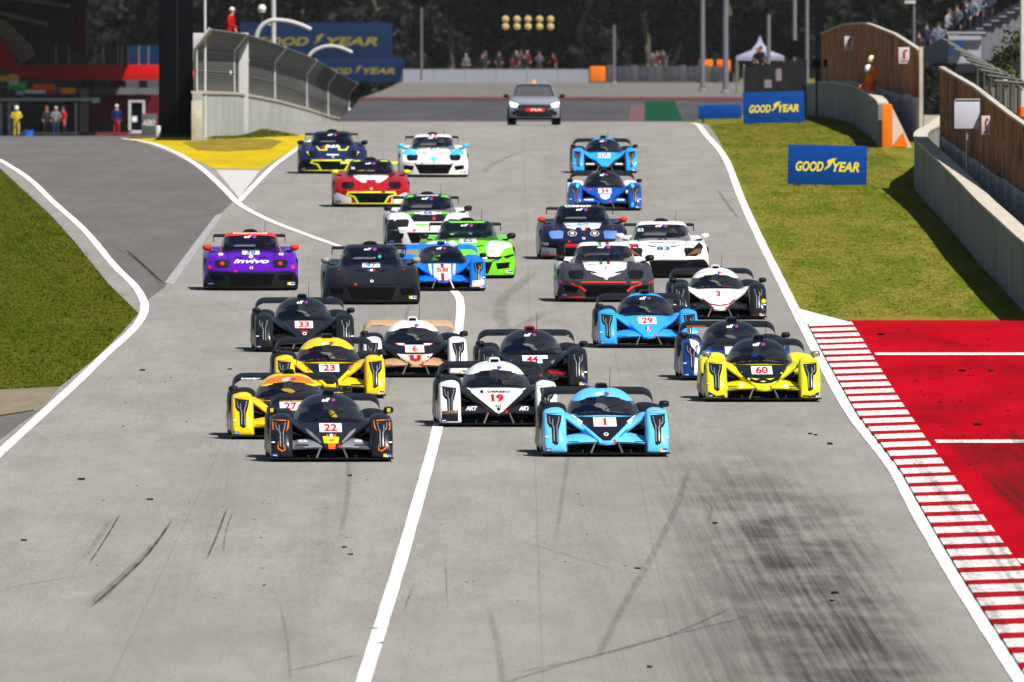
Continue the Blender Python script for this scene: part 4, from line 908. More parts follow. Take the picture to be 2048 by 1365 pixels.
# bent steel frames of the catch fence
r = empty('catch_fence', (12.7, 740, gz(12.7, 740)), label='row of bent galvanised frames rising behind the right-hand rusty fence', cat='fence')
for i in range(9):
    D = 742 - i * 9; X = 12.55 + .02 * i; zb = gz(X, D); t_ = zat(108 + i * 7, D); 
    bm = bmesh.new(); bm_tube(bm, [(X, D, zb), (X, D, t_ - .25), (X - .12, D, t_ - .05), (X - .95, D, t_ + .42 - .05 * i)], .045, 6); bm_tube(bm, [(X - .08, D, t_ - .3), (X - .55, D, t_ + .16)], .025, 5)
    shift(obj('frame', from_bm(bm, True), M_FRM, r), r)
for k_ in range(5):
    f = k_ / 4; bm = bmesh.new()
    bm_tube(bm, [(12.55 + .02 * i - .12 - .83 * f, 742 - i * 9, zat(108 + i * 7, 742 - i * 9) - .05 + .47 * f - .05 * i * f) for i in range(9)], .009, 4); shift(obj('cable', from_bm(bm), M_FRM, r), r)
# bush and weathered slat fence
c = at(2010, 150, 790); r = empty('bush', (c.x + .4, 790, gz(c.x, 790)), label='yellow-green bush behind the bent fence frames at the right border', cat='bush')
obj('foliage', crown_mesh(11, 3.7, 1.35, .8, 26, 90, .085), LEAF[3], r); obj('stem', trunk_mesh(11, 2.6, .07), M_BARK, r)
r = empty('slat_fence', (13.6, 770, gz(13.6, 770)), label='weathered wooden slat fence below the yellow-green bush', cat='fence')
for i in range(14):
    x = 13.25 + i * .11; h = 2.55 + random.uniform(-.12, .1); obj('slat', boxmesh((x - 13.6, 0, h / 2), (.095, .03, h)), mat('grey_wood_%d' % (i % 3), ((.16, .14, .12), (.11, .10, .085), (.20, .17, .14))[i % 3], .85, var=.3, stretch=(4, 4, .4)), r)
for zz in (.5, 2.0): obj('rail', boxmesh((.35, .04, zz), (1.6, .04, .09)), M_BARK, r)
sheet('gravel_path', [(12.75, 825), (14.6, 825), (17, 1000), (20, 1180), (13.2, 1180), (13.05, 900)], .012, mat('pale_gravel', (.34, .30, .25), .95, col2=(.20, .18, .15), vscale=2, stretch=(1, .1, 1)), px=False)
# grandstand, seen from its end
GD = 1300
gs = empty('grandstand', (at(1950, 200, GD).x, GD, gz(21, GD)), label='grey stepped grandstand rising towards the upper right corner', cat='grandstand')
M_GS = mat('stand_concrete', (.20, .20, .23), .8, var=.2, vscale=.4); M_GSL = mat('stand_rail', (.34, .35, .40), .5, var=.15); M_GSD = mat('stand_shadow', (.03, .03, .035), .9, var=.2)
def gsp(name, px0, py0, px1, py1, D, depth, m):
    c, s = bx(px0, py0, px1, py1, D, depth); return shift(obj(name, boxmesh(c, s), m, gs), gs)
for i in range(14):
    a = 1890 + i * 15.5; y = 92 - i * 8.2
    gsp('step', a, y, a + 15, y + 70, GD + 6 + i * .03, 50, M_GS); gsp('step_edge', a, y - 2.2, a + 15, y - .2, GD + 5.7 + i * .03, .4, M_GSL)
P_ = [at(1832, 104, GD + 40), at(1896, 70, GD), at(1896, 128, GD), at(1832, 146, GD + 40)]
me = mesh_of(P_ + [p + Vector((.5, 1.0, 0)) for p in P_], [(3, 2, 1, 0), (4, 5, 6, 7), (0, 1, 5, 4), (2, 3, 7, 6), (1, 2, 6, 5), (0, 4, 7, 3)], smooth=False); shift(obj('parapet', me, M_GS, gs), gs)
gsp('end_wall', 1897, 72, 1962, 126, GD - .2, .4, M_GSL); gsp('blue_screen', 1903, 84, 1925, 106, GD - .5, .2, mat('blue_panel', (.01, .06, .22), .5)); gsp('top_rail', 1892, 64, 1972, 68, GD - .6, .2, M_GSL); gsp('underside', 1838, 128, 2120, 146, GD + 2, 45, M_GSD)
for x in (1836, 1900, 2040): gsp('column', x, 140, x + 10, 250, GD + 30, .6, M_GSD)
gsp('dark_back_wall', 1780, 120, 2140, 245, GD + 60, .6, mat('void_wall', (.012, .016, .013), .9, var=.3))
for i, (px, py, c_) in enumerate(((1853, 45, (.03, .03, .05)), (1876, 44, (.16, .18, .26)), (1893, 46, (.28, .26, .30)), (1866, 54, (.08, .06, .10)), (1915, 38, (.10, .10, .14)), (1945, 8, (.16, .24, .32)), (1956, 16, (.12, .05, .06)), (1978, 6, (.05, .05, .08)), (1934, 30, (.06, .06, .09)), (1838, 62, (.05, .03, .04)), (1960, -6, (.2, .2, .25)))):
    D = GD + 14 if px > 1888 else GD + 39
    if px > 1888:
        i_ = int((px - 1890) // 15.5); fz_ = zat(92 - i_ * 8.2, GD + 6)
    else: fz_ = zat(py, D) - 1.82
    person(px, py, D, 'spectator standing on the grandstand at the upper right', c_, (.03, .03, .05), 'hair', random.choice(((.02, .015, .01), (.08, .05, .03))), pose=i % 3, rotz=random.uniform(-.5, 1.0), group='spectators on the grandstand', foot=fz_)
gsp('walkway', 1826, 112, 1890, 118, GD + 36, 6, M_GS)
hd = empty('hedge', (at(1868, 235, 1180).x, 1180, gz(18, 1180)), label='dark green hedge in the shade under the grandstand', cat='hedge')
obj('foliage', crown_mesh(21, 1.9, 1.5, .1, 24, 70, .12), LEAF[0], hd); obj('stem', trunk_mesh(21, 1.2, .06), M_BARK, hd)
# ================================================================== RACE CARS
# car space: x to the viewer's right, y backwards from the nose, z up, metres
def bvh_of(meshes):
    V = []; Pn = []
    for me, off in meshes:
        b = len(V); V += [v.co + Vector(off) for v in me.vertices]; Pn += [tuple(b + i for i in p.vertices) for p in me.polygons]
    return BVHTree.FromPolygons(V, Pn)
def mirror(me):
    n = me.copy()
    for v in n.vertices: v.co.x = -v.co.x
    n.flip_normals(); return n
def project(bvh, slope, verts, faces, lift):
    out = []; ok = []
    for x, z in verts:
        h = bvh.ray_cast(Vector((x, -2, z + 2 * slope)), Vector((0, 1, -slope)), 9)
        if h[0] is None: out.append(Vector((0, 0, 0))); ok.append(False)
        else:
            n = h[1] if h[1].y < 0 or h[1].z > 0 else -h[1]
            out.append(h[0] + n * lift * .6 + Vector((0, -lift * .8, lift * .25))); ok.append(True)
    fs = [f for f in faces if all(ok[i] for i in f) and (max(out[i].y for i in f) - min(out[i].y for i in f)) < .5]
    used = sorted({i for f in fs for i in f}); mp = {k: i for i, k in enumerate(used)}
    if not fs: return None
    me = mesh_of([out[i] for i in used], [tuple(mp[i] for i in f) for f in fs], smooth=False)
    # normals towards the viewer
    if sum(p.normal.y * p.area for p in me.polygons) > 0: me.flip_normals()
    for p in me.polygons: p.use_smooth = True
    return me
def poly2d(pts, g=.05):
    bm = bmesh.new(); f = bm.faces.new([bm.verts.new((x, 0, z)) for x, z in pts]); f.normal_update(); bmesh.ops.triangulate(bm, faces=[f], ngon_method='EAR_CLIP')
    for ax in (0, 2):
        lo = min(p[0 if ax == 0 else 1] for p in pts); hi = max(p[0 if ax == 0 else 1] for p in pts); t = math.ceil(lo / g) * g
        if t == lo: t += g
        while t < hi:
            no = (1, 0, 0) if ax == 0 else (0, 0, 1); co = (t, 0, 0) if ax == 0 else (0, 0, t)
            bmesh.ops.bisect_plane(bm, geom=bm.verts[:] + bm.edges[:] + bm.faces[:], plane_co=co, plane_no=no); t += g
    bm.verts.index_update(); v = [(q.co.x, q.co.z) for q in bm.verts]; fs = [tuple(q.index for q in f.verts) for f in bm.faces]; bm.free(); return v, fs
def rect(cx, cz, w_, h_, sk=0.0): return [(cx - w_ / 2, cz - h_ / 2), (cx + w_ / 2, cz - h_ / 2), (cx + w_ / 2 + sk, cz + h_ / 2), (cx - w_ / 2 + sk, cz + h_ / 2)]
def circ(cx, cz, r_, n=12, ez=1.0): return [(cx + r_ * math.cos(6.2832 * k / n), cz + r_ * ez * math.sin(6.2832 * k / n)) for k in range(n)]
def flipx(p): return [(-x, z) for x, z in p][::-1]
class Kind: pass
DEC = {}
def decal(K, root, name, surf, shape, m, lift=.004, parent=None):
    key = (K.name, surf, tuple(shape), lift)
    if key not in DEC: DEC[key] = project(K.bvh[surf], K.slope, *poly2d(shape), lift)
    if DEC[key] is None: return None
    return obj(name, DEC[key], m, parent or root)
def dtext(K, root, name, surf, s, cx, cz, h, m, w=None, lift=.008, bold=.02, shear=0.0, parent=None):
    key = (K.name, surf, s, cx, cz, h, w, lift, bold, shear)
    if key not in DEC:
        v, f, W, H = text_mesh(s, bold, shear); kx = (w / W) if w else h
        DEC[key] = project(K.bvh[surf], K.slope, [(cx + a * kx, cz + b * h) for a, b in v], f, lift)
    if DEC[key] is None: return None
    return obj(name, DEC[key], m, parent or root)

def glass_mat():
    m = bpy.data.materials.new('tinted_windscreen'); m.use_nodes = True; g = N(m); p = m.node_tree.nodes['Principled BSDF']
    p.inputs['Base Color'].default_value = (.003, .006, .018, 1); p.inputs['Roughness'].default_value = .07; p.inputs['Specular IOR Level'].default_value = .45; p.inputs['Alpha'].default_value = .48
    return m
M_GLASS = glass_mat()
M_CARB = mat('carbon_fibre', (.008, .008, .010), .40, var=.4, vscale=30, coat=.12, spec=.2); M_MATB = mat('underbody_black', (.006, .006, .007), .8, var=.3)
M_TYRE = mat('tyre_rubber', (.014, .014, .015), .85, var=.3, bump=.2); M_RIM = mat('rim_dark', (.06, .06, .065), .35, metal=.8, var=.2)
M_LENS = mat('lamp_lens', (.010, .011, .013), .12, spec=.35, coat=.2); M_CHROME = mat('lamp_chrome', (.40, .41, .43), .28, metal=.5, var=.5, vscale=20); M_ARM = mat('suspension_arm', (.12, .115, .11), .45, metal=.4, var=.2)
M_PW = mat('plate_white', (.70, .70, .70), .5, var=.04); M_PR = mat('digit_red', (.42, .008, .018), .5); M_PB = mat('digit_blue', (.03, .10, .42), .5)
M_LW = mat('logo_white', (.80, .80, .80), .5); M_LR = mat('logo_red', (.62, .015, .02), .5); M_LB = mat('logo_blue', (.02, .06, .42), .5); M_LY = mat('logo_yellow', (.72, .52, .02), .5)
M_HELM = mat('driver_helmet', (.5, .5, .55), .3, coat=.5)

WHEEL_T = lathe([(.20, -.14), (.285, -.145), (.318, -.12), (.322, 0), (.318, .12), (.285, .145), (.20, .14)], 26, 'x')
WHEEL_R = lathe([(.001, .10), (.06, .11), (.08, .06), (.17, .05), (.20, .13), (.205, .14), (.205, -.14), (.001, -.14)], 20, 'x')
def wheel(root, x, y, s=1.0):
    t = obj('wheel', WHEEL_T, M_TYRE, root, (x, y, .322 * s)); t.scale = (s, s, s); r_ = obj('rim', WHEEL_R, M_RIM, t)
    if x < 0: r_.rotation_euler = (0, 0, math.pi)

# ------------------------------------------------------------------ prototype
PR = Kind(); PR.name = 'proto'; PR.slope = .0217
def fsec(y, xi, xo, zb, zt, pk=.40):
    w_ = xo - xi; h = zt - zb; s = min(.068, h * .26)
    return [Vector(p) for p in ((xi, y, zb), (xi - .002, y, zb + h * .45), (xi + .008, y, zt - s * 1.25), (xi + w_ * .16, y, zt - s * .28), (xi + w_ * pk, y, zt), (xi + w_ * .74, y, zt - s * .28), (xo - .012, y, zt - s * 1.15), (xo, y, zb + h * .5), (xo - .015, y, zb), (xi + w_ * .5, y, zb - .005))]
PR.fender = loft([fsec(.055, .63, .885, .075, .13), fsec(.085, .61, .915, .06, .235), fsec(.17, .60, .93, .055, .37), fsec(.30, .595, .938, .055, .505), fsec(.46, .592, .94, .055, .61), fsec(.64, .592, .94, .055, .685), fsec(.85, .595, .94, .055, .725), fsec(1.05, .60, .94, .055, .71), fsec(1.3, .62, .94, .055, .63), fsec(1.6, .66, .94, .055, .53), fsec(1.95, .72, .94, .055, .46)], 4, 4, ang=60)
PR.fenderL = mirror(PR.fender)
def nsec(y, hw, zt, zb, dome=.02):
    return [Vector(p) for p in ((0, y, zt), (hw * .42, y, zt - dome * .25), (hw * .72, y, zt - dome * .7), (hw * .90, y, zt - dome * .6), (hw, y, zt - dome * 1.2 - .012), (hw * .985, y, (zt + zb) / 2 - .01), (hw * .9, y, zb), (hw * .5, y, zb - .005), (0, y, zb - .008), (-hw * .5, y, zb - .005), (-hw * .9, y, zb), (-hw * .985, y, (zt + zb) / 2 - .01), (-hw, y, zt - dome * 1.2 - .012), (-hw * .90, y, zt - dome * .6), (-hw * .72, y, zt - dome * .7), (-hw * .42, y, zt - dome * .25))]
PR.nose = loft([nsec(.10, .10, .225, .185, .01), nsec(.13, .125, .255, .175, .012), nsec(.22, .155, .285, .18, .015), nsec(.42, .225, .355, .22, .02), nsec(.68, .315, .44, .30, .028), nsec(.95, .415, .52, .38, .036), nsec(1.2, .505, .588, .45, .045), nsec(1.42, .575, .635, .50, .05), nsec(1.7, .62, .65, .52, .06)], 3, 4, ang=60)
CZ = [(0, 1.0), (.18, .995), (.36, .955), (.55, .875), (.72, .76), (.85, .62), (.93, .47), (.98, .28), (1.0, 0)]      # height share, width share
def csec(y, hw, zb, zt):
    r_ = [Vector((hw * b, y, zb + (zt - zb) * a)) for a, b in CZ]; return [Vector((-v.x, v.y, v.z)) for v in r_][:-1] + r_[::-1]
csecs = [csec(1.25, .40, .575, .60), csec(1.36, .475, .57, .655), csec(1.5, .53, .565, .73), csec(1.7, .552, .56, .82), csec(1.9, .556, .555, .895), csec(2.1, .55, .555, .95), csec(2.3, .54, .555, .985), csec(2.55, .52, .555, .998), csec(2.85, .48, .55, .985), csec(3.2, .41, .54, .93), csec(3.6, .31, .52, .83), csec(4.0, .2, .50, .72)]
def in_glass(c):
    za = c.z + PR.slope * c.y
    lim = .915 - .10 * (c.x / .42) ** 2
    return c.y < 2.25 and za < lim or (c.y < 2.75 and abs(c.x) > .36 and .62 < c.z < .80)
PR.glass, PR.roof = loft(csecs, 3, 5, closed=False, ang=70, pick=[in_glass, lambda c: not in_glass(c)])
PR.panel = loft([[Vector(p) for p in ((x, y0, z0), (x, y0 + .01, z0 + .03), (x, y1 - .05, z1), (x, y1, z1 - .015), (x, y1 - .04, z1 - .03), (x, y0 + .06, z0 - .012))] for x, y0, z0, y1, z1 in ((.10, .20, .215, .80, .40), (.28, .20, .212, .86, .365), (.46, .22, .20, .90, .325), (.635, .24, .185, .92, .29))], 2, 4, ang=50)
PR.panelL = mirror(PR.panel)
PR.bridge = loft([[Vector(p) for p in ((x0, y0, z0), (x0 + .015, y0 + .02, z0 + .025), (x1, y1, z1), (x1, y1 + .03, z1 - .03), (x0 + .02, y0 + .06, z0 - .015))] for x0, y0, z0, x1, y1, z1 in ((.30, .66, .375, .20, .80, .40), (.395, .80, .425, .33, 1.0, .50), (.50, .90, .50, .44, 1.2, .57), (.61, .98, .575, .54, 1.42, .63), (.66, 1.02, .60, .60, 1.5, .645))], 2, 4, ang=50); PR.bridgeL = mirror(PR.bridge)
def outline_plate(pts, z0, z1):
    n = len(pts); V = [(x, y, z0) for x, y in pts] + [(x, y, z1) for x, y in pts]
    return mesh_of(V, [tuple(range(n))[::-1], tuple(range(n, 2 * n))] + [(i, (i + 1) % n, (i + 1) % n + n, i + n) for i in range(n)], smooth=False)
PR.splitter = outline_plate([(-.95, .12), (-.90, .03), (-.6, -.01), (-.2, -.03), (.2, -.03), (.6, -.01), (.90, .03), (.95, .12), (.95, 1.2), (-.95, 1.2)], .042, .058)
def _ub():
    bm = bmesh.new(); bm_box(bm, (0, 2.5, .24), (1.84, 2.5, .36)); bm_box(bm, (0, 1.10, .21), (1.16, .3, .26)); bm_box(bm, (0, 1.75, .30), (1.1, 1.0, .44)); return from_bm(bm)
PR.under = _ub()
PR.side = loft([fsec(1.55, .56, .93, .06, .40), fsec(2.0, .52, .938, .06, .43), fsec(2.5, .50, .938, .06, .44), fsec(3.0, .40, .938, .06, .46), fsec(3.6, .30, .938, .06, .50), fsec(4.2, .30, .93, .10, .50), fsec(4.45, .35, .90, .2, .46)], 3, 3, ang=60); PR.sideL = mirror(PR.side)
PR.rearf = loft([fsec(2.72, .56, .90, .30, .44), fsec(2.86, .52, .93, .30, .56), fsec(3.05, .50, .94, .25, .67), fsec(3.3, .49, .945, .2, .735), fsec(3.55, .49, .945, .2, .75), fsec(3.85, .50, .94, .2, .715), fsec(4.2, .54, .92, .2, .62), fsec(4.5, .60, .90, .25, .52)], 4, 4, ang=60); PR.rearfL = mirror(PR.rearf)
def wsec(x, z, ch, t, rot):
    c, s = math.cos(rot), math.sin(rot); return [Vector((x, 4.20 + c * a * ch - s * b, z + s * a * ch + c * b)) for a, b in ((0, 0), (.25, t), (.6, t * .8), (1, .012), (.98, -.006), (.6, -t * .5), (.25, -t * .7))]
PR.wing = loft([wsec(x, z, .36, .026, .27) for x, z in ((-.845, .66), (-.835, .73), (-.79, .80), (-.71, .842), (-.6, .85), (0, .855), (.6, .85), (.71, .842), (.79, .80), (.835, .73), (.845, .66))], 3, 3, ang=50)
def _pyl(s):
    bm = bmesh.new(); bm_box(bm, (s * .22, 4.32, .67), (.02, .16, .40)); return from_bm(bm)
PR.pyl = [_pyl(-1), _pyl(1)]
PR.scoop = loft([[Vector((hw * a, y, zb + h * b)) for a, b in ((-1, 0), (-1.0, .5), (-.86, .9), (-.4, 1), (.4, 1), (.86, .9), (1.0, .5), (1, 0), (.4, -.1), (-.4, -.1))] for y, hw, zb, h in ((2.28, .085, .965, .085), (2.5, .09, .975, .085), (2.9, .085, .96, .08), (3.4, .05, .87, .05))], 2, 2, ang=50)
PR.scoopin = mesh_of([(-.062, 2.273, .982), (.062, 2.273, .982), (.062, 2.273, 1.030), (-.062, 2.273, 1.030)], [(0, 1, 2, 3)], smooth=False)
PR.mirror = loft([[Vector((.035 * 0 + a * hw, y, b * hh)) for a, b in ((-1, 0), (-.75, .8), (0, 1), (.75, .85), (1, 0), (.75, -.75), (0, -.9), (-.75, -.75))] for y, hw, hh in ((-.07, .02, .015), (-.055, .05, .035), (0, .075, .05), (.06, .08, .055), (.09, .072, .05))], 3, 3, ang=60)
def _mstalk(s): return tubemesh([(0, .02, -.02), (-s * .05, .04, -.08), (-s * .10, .06, -.13)], .012, 6)
PR.stalk = {1: _mstalk(1), -1: _mstalk(-1)}
PR.strut = {s: tubemesh([(s * .165, .16, .225), (s * .235, .10, .055)], .014, 6, .018) for s in (-1, 1)}
PR.antenna = tubemesh([(.12, 2.35, .97), (.13, 2.36, 1.30)], .006, 5, .003)
PR.bvh = {'fender': bvh_of([(PR.fender, (0, 0, 0)), (PR.fenderL, (0, 0, 0))]), 'nose': bvh_of([(PR.nose, (0, 0, 0))]), 'panel': bvh_of([(PR.panel, (0, 0, 0)), (PR.panelL, (0, 0, 0))]), 'canopy': bvh_of([(PR.glass, (0, 0, 0)), (PR.roof, (0, 0, 0))]), 'wing': bvh_of([(PR.wing, (0, 0, 0))])}
HL = [(.662, .622), (.884, .640), (.880, .505), (.850, .450), (.820, .435), (.812, .215), (.758, .178), (.724, .195), (.716, .40), (.676, .53)]
HLI = [(.792, .56), (.806, .562), (.806, .46), (.792, .43), (.792, .24), (.778, .225), (.776, .44), (.792, .47)]; HLO = [(.842, .60), (.856, .602), (.85, .52), (.826, .475), (.818, .49), (.838, .53)]; HLN = [(.690, .60), (.702, .602), (.702, .55), (.732, .46), (.735, .22), (.742, .22), (.744, .47), (.715, .56), (.715, .60)]
def grow(p, k):
    cx = sum(a for a, b in p) / len(p); cz = sum(b for a, b in p) / len(p); out = []
    for i in range(len(p)):
        a, b, c = Vector(p[i - 1]), Vector(p[i]), Vector(p[(i + 1) % len(p)]); t = ((b - a).normalized() + (c - b).normalized()).normalized(); n = Vector((t.y, -t.x))
        if (b - Vector((cx, cz))).dot(n) < 0 and (b - Vector((cx, cz))).length > .12: n = -n
        out.append(tuple(b + n * k))
    return out
def elf(K, root, surf, cz, h=.055, cx=0.0, k=1.0):
    r_ = dtext(K, root, 'sponsor_logo', surf, 'elf', cx - .045 * k, cz, h, M_LW, w=.13 * k, bold=.018, shear=.3)
    decal(K, root, 'logo_ball', surf, circ(cx + .062 * k, cz, .034 * k, 10, .8), M_LB, .006); decal(K, root, 'logo_ball', surf, [(cx + .062 * k, cz - .028 * k), (cx + .100 * k, cz - .01 * k), (cx + .094 * k, cz + .022 * k), (cx + .07 * k, cz + .012 * k)], M_LR, .009)
def place(D_or_px, yaw, s=1.0):
    x, d_ = D_or_px; r_ = (math.atan(608 / F) if d_ < 800 else math.atan((gz(x, d_ + 4) - gz(x, d_)) / 4), 0, math.radians(yaw)); return (x, d_, gz(x, d_) + .012), r_
def proto(px, py, label, c, yaw=1.8, s=1.0, deco=None, num=None, plate=True, numc=None):
    loc, rot = place(hit(px, py), yaw); R = empty('race_car', loc, rot, label=label, cat='race car', group='closed prototype race cars in the pack'); s *= 1.03; R.scale = (s, s, s)
    g = lambda k: c.get(k, c['body'])
    obj('splitter', PR.splitter, c.get('splitter', M_CARB), R); obj('underbody', PR.under, M_MATB, R)
    nose = obj('nose', PR.nose, g('nose'), R)
    for me, s_ in ((PR.fender, 1), (PR.fenderL, -1)):
        f = obj('front_fender', me, g('fender'), R)
        h = decal(PR, R, 'headlight', 'fender', HL if s_ > 0 else flipx(HL), M_LENS, .004)
        if c.get('lamp_edge'): decal(PR, R, 'headlight_surround', 'fender', grow(HL, .022) if s_ > 0 else flipx(grow(HL, .022)), c['lamp_edge'], .002)
        for q in (HLI, HLO, HLN): decal(PR, R, 'lamp_strip', 'fender', q if s_ > 0 else flipx(q), M_CHROME, .008, parent=h)
        cc = -.87 if s_ < 0 else .86
        decal(PR, R, 'tyre_sticker', 'fender', rect(cc, .10, .085, .05), M_LB if s_ < 0 else M_LW, .004)
        if s_ > 0: decal(PR, R, 'tyre_sticker', 'fender', rect(.80, .10, .03, .05), M_LY, .004); decal(PR, R, 'tyre_sticker', 'fender', rect(.87, .115, .07, .022), M_LB, .007)
        else: decal(PR, R, 'tyre_sticker', 'fender', rect(-.87, .10, .06, .012), M_LW, .007)
    for me in (PR.panel, PR.panelL): obj('front_panel', me, g('panel'), R)
    for me in (PR.bridge, PR.bridgeL): obj('cowl_shoulder', me, g('nose'), R)
    for me in (PR.side, PR.sideL): obj('side_pod', me, c.get('side', M_CARB), R)
    for me in (PR.rearf, PR.rearfL): obj('rear_fender', me, c.get('rear', M_CARB), R)
    obj('windscreen', PR.glass, M_GLASS, R); rf = obj('roof', PR.roof, g('roof'), R)
    obj('air_scoop', PR.scoop, c.get('scoop', M_CARB), R); obj('scoop_mouth', PR.scoopin, M_MATB, R)
    wg = obj('rear_wing', PR.wing, c.get('wing', M_CARB), R)
    for p_ in PR.pyl: obj('wing_pylon', p_, M_CARB, R)
    for s_ in (-1, 1):
        mo = obj('wing_mirror', PR.mirror, c.get('mirror', M_CARB), R, (s_ * .895, 1.18, .765)); obj('stalk', PR.stalk[s_], M_CARB, mo)
        obj('nose_strut', PR.strut[s_], M_ARM if s_ < 0 else c.get('strut', M_ARM), R)
        for (a, b) in (((.44, 1.02, .38), (.62, .95, .44)),): obj('suspension_arm', tubemesh([(s_ * a[0], a[1], a[2]), (s_ * b[0], b[1], b[2])], .013, 5), M_ARM, R)
        wheel(R, s_ * .80, .93); wheel(R, s_ * .79, 3.55)
    obj('antenna', PR.antenna, M_MATB, R)
    # windscreen wiper and driver hint
    obj('wiper', tubemesh([(.0, 1.30, .655), (.05, 1.42, .70), (.22, 1.56, .745)], .008, 5), M_MATB, R)
    decal(PR, R, 'tow_hook', 'nose', rect(.12, .235, .03, .045), M_LR, .012)
    elf(PR, R, 'canopy', .945)
    decal(PR, R, 'dark_cowl', 'nose', [(-.62, .612), (-.3, .622), (0, .626), (.3, .622), (.62, .612), (.62, .74), (-.62, .74)], BLK, .012)
    if num:
        pn = None
        if plate: pn = decal(PR, R, 'number_plate', 'nose', rect(0, .52, .34, .135), M_PW, .006)
        dtext(PR, R, 'race_number', 'nose', num, 0, .52, .10, numc or M_PR, w=.085 * len(num) + .03 if len(num) > 1 else (.04 if num == '1' else .085), lift=.011, bold=.03)
    for s_ in (-1, 1):
        decal(PR, R, 'shut_line', 'fender', [(s_ * .60, .655), (s_ * .935, .640), (s_ * .935, .646), (s_ * .60, .661)][::s_], M_MATB, .003)
        decal(PR, R, 'shut_line', 'nose', [(s_ * .19, .30), (s_ * .50, .575), (s_ * .507, .573), (s_ * .197, .297)][::s_], M_MATB, .0075)
        decal(PR, R, 'sponsor_mark', 'fender', rect(s_ * .895, .30, .05, .018), M_LW, .005); decal(PR, R, 'sponsor_mark', 'panel', rect(s_ * .50, .225, .16, .010), M_MATB, .0055)
        obj('splitter_stay', tubemesh([(s_ * .36, .02, .05), (s_ * .36, .03, .11)], .006, 5), M_ARM, R)
    if deco: deco(R)
    return R
def D_(R, surf, pts, m, name='livery_stripe', lift=.0045, both=False):
    decal(PR, R, name, surf, pts, m, lift)
    if both: decal(PR, R, name, surf, flipx(pts), m, lift)
def pc(n, r_, g_, b_, rough=.32): return paint(n, srgb(r_, g_, b_), rough)
LBLUE = pc('light_blue', 96, 186, 232); BLK = paint('black', (.006, .006, .008), .30); CHAR = paint('charcoal', (.011, .0115, .014), .30); WHT = paint('white', (.72, .72, .72)); SILV = mat('paint_silver', (.36, .38, .42), .34, metal=.5, coat=.5, var=.1)
ORG = paint('orange', (.72, .15, .008)); YEL = paint('yellow', (.74, .52, .008)); LEM = paint('lemon', (.66, .62, .012)); RED = paint('red', (.34, .004, .009)); TAN = paint('tan', (.46, .29, .15)); SKY = paint('sky_blue', (.03, .33, .78)); MID = paint('mid_blue', (.006, .16, .72)); NAVY = paint('navy', (.012, .016, .085)); DKB = paint('dark_blue', (.008, .07, .36)); GRNB = paint('slate', (.10, .14, .18)); CYAN = paint('cyan', (.05, .5, .85)); PURP = paint('purple', (.085, .004, .36)); GREEN = paint('lime', (.16, .62, .02)); GREY = paint('graphite', (.04, .038, .05)); REDO = paint('red_orange', (.68, .035, .01)); BROWN = paint('bronze', (.16, .07, .03)); ITG = paint('flag_green', (.01, .22, .05)); NEON = paint('neon_yellow', (.60, .66, .015)); FLINT = paint('greyblue_hood', (.14, .15, .19))
VBLK = [(-.44, .60), (.44, .60), (.30, .47), (.08, .27), (.06, .245), (-.06, .245), (-.08, .27), (-.30, .47)]
def flag(R, K=PR, surf='nose', cx=0, cz=.385, w_=.11, h_=.04):
    for i, m in enumerate((M_LB, M_LW, M_LR)): decal(K, R, 'small_flag', surf, rect(cx + (i - 1) * w_ / 3, cz, w_ / 3, h_), m, .006)
def emblem(R, K=PR, surf='nose', cz=.32, r_=.035):
    decal(K, R, 'maker_emblem', surf, circ(0, cz, r_, 12, .7), M_LW, .008); decal(K, R, 'maker_emblem', surf, circ(0, cz, r_ * .6, 10, .7), M_MATB, .011)
ARM_UP = [(.36, .56), (.56, .665), (.60, .62), (.47, .53), (.34, .47), (.30, .50)]
# --- front row: light blue 1
def d1(R):
    D_(R, 'nose', VBLK, BLK); D_(R, 'nose', [(.33, .525), (.47, .63), (.56, .63), (.44, .51), (.36, .475)], WHT, lift=.007, both=True); emblem(R, cz=.335)
    dtext(PR, R, 'script', 'fender', '~', .74, .69, .03, M_LR, w=.10)
proto(1214, 916, 'light blue prototype race car with black nose, number 1, frontmost on the right', dict(body=LBLUE, strut=M_ARM), deco=d1, num='1')
def d22(R):
    D_(R, 'nose', [(-.075, .415), (.075, .415), (.05, .20), (-.05, .20)], ORG, lift=.006); D_(R, 'nose', [(-.13, .385), (.12, .375), (.10, .275), (-.115, .28)], LEM, lift=.009)
    D_(R, 'nose', rect(0, .325, .07, .03), ORG, lift=.012)
    D_(R, 'nose', [(.30, .46), (.56, .62), (.56, .57), (.30, .385), (.17, .265), (.15, .30)], SILV, both=True); flag(R, cz=.40, lift=0) if False else flag(R, cz=.402)
    for s_ in (-1, 1):
        obj('mirror_sticker', boxmesh((s_ * .895, 1.098, .768), (.05, .012, .06)), M_LY, R)
        dtext(PR, R, 'sponsor_lettering', 'panel', 'VIDAL', s_ * .43, .315, .035, M_LW, w=.15); decal(PR, R, 'sponsor_mark', 'panel', rect(s_ * .45, .255, .20, .016), M_MATB, .007)
proto(664, 926, 'black prototype race car with silver panels and orange lamp edges, number 22, frontmost left', dict(body=CHAR, panel=SILV, lamp_edge=ORG, roof=CHAR), s=.97, deco=d22, num='22')
def dyo(R):
    D_(R, 'nose', VBLK, BLK); D_(R, 'nose', ARM_UP, ORG, both=True); D_(R, 'panel', rect(.45, .235, .20, .014), M_MATB, 'sponsor_mark', .007)
def d27(R):
    dyo(R); decal(PR, R, 'roof_band', 'canopy', [(-.40, .87), (-.2, .905), (0, .915), (.2, .905), (.40, .87), (.33, .955), (.15, 1.0), (0, 1.005), (-.15, 1.0), (-.33, .955)], ORG, .005)
    dtext(PR, R, 'sponsor_lettering', 'wing', 'legendary', -.55, .955, .03, M_LW, w=.32, shear=.3)
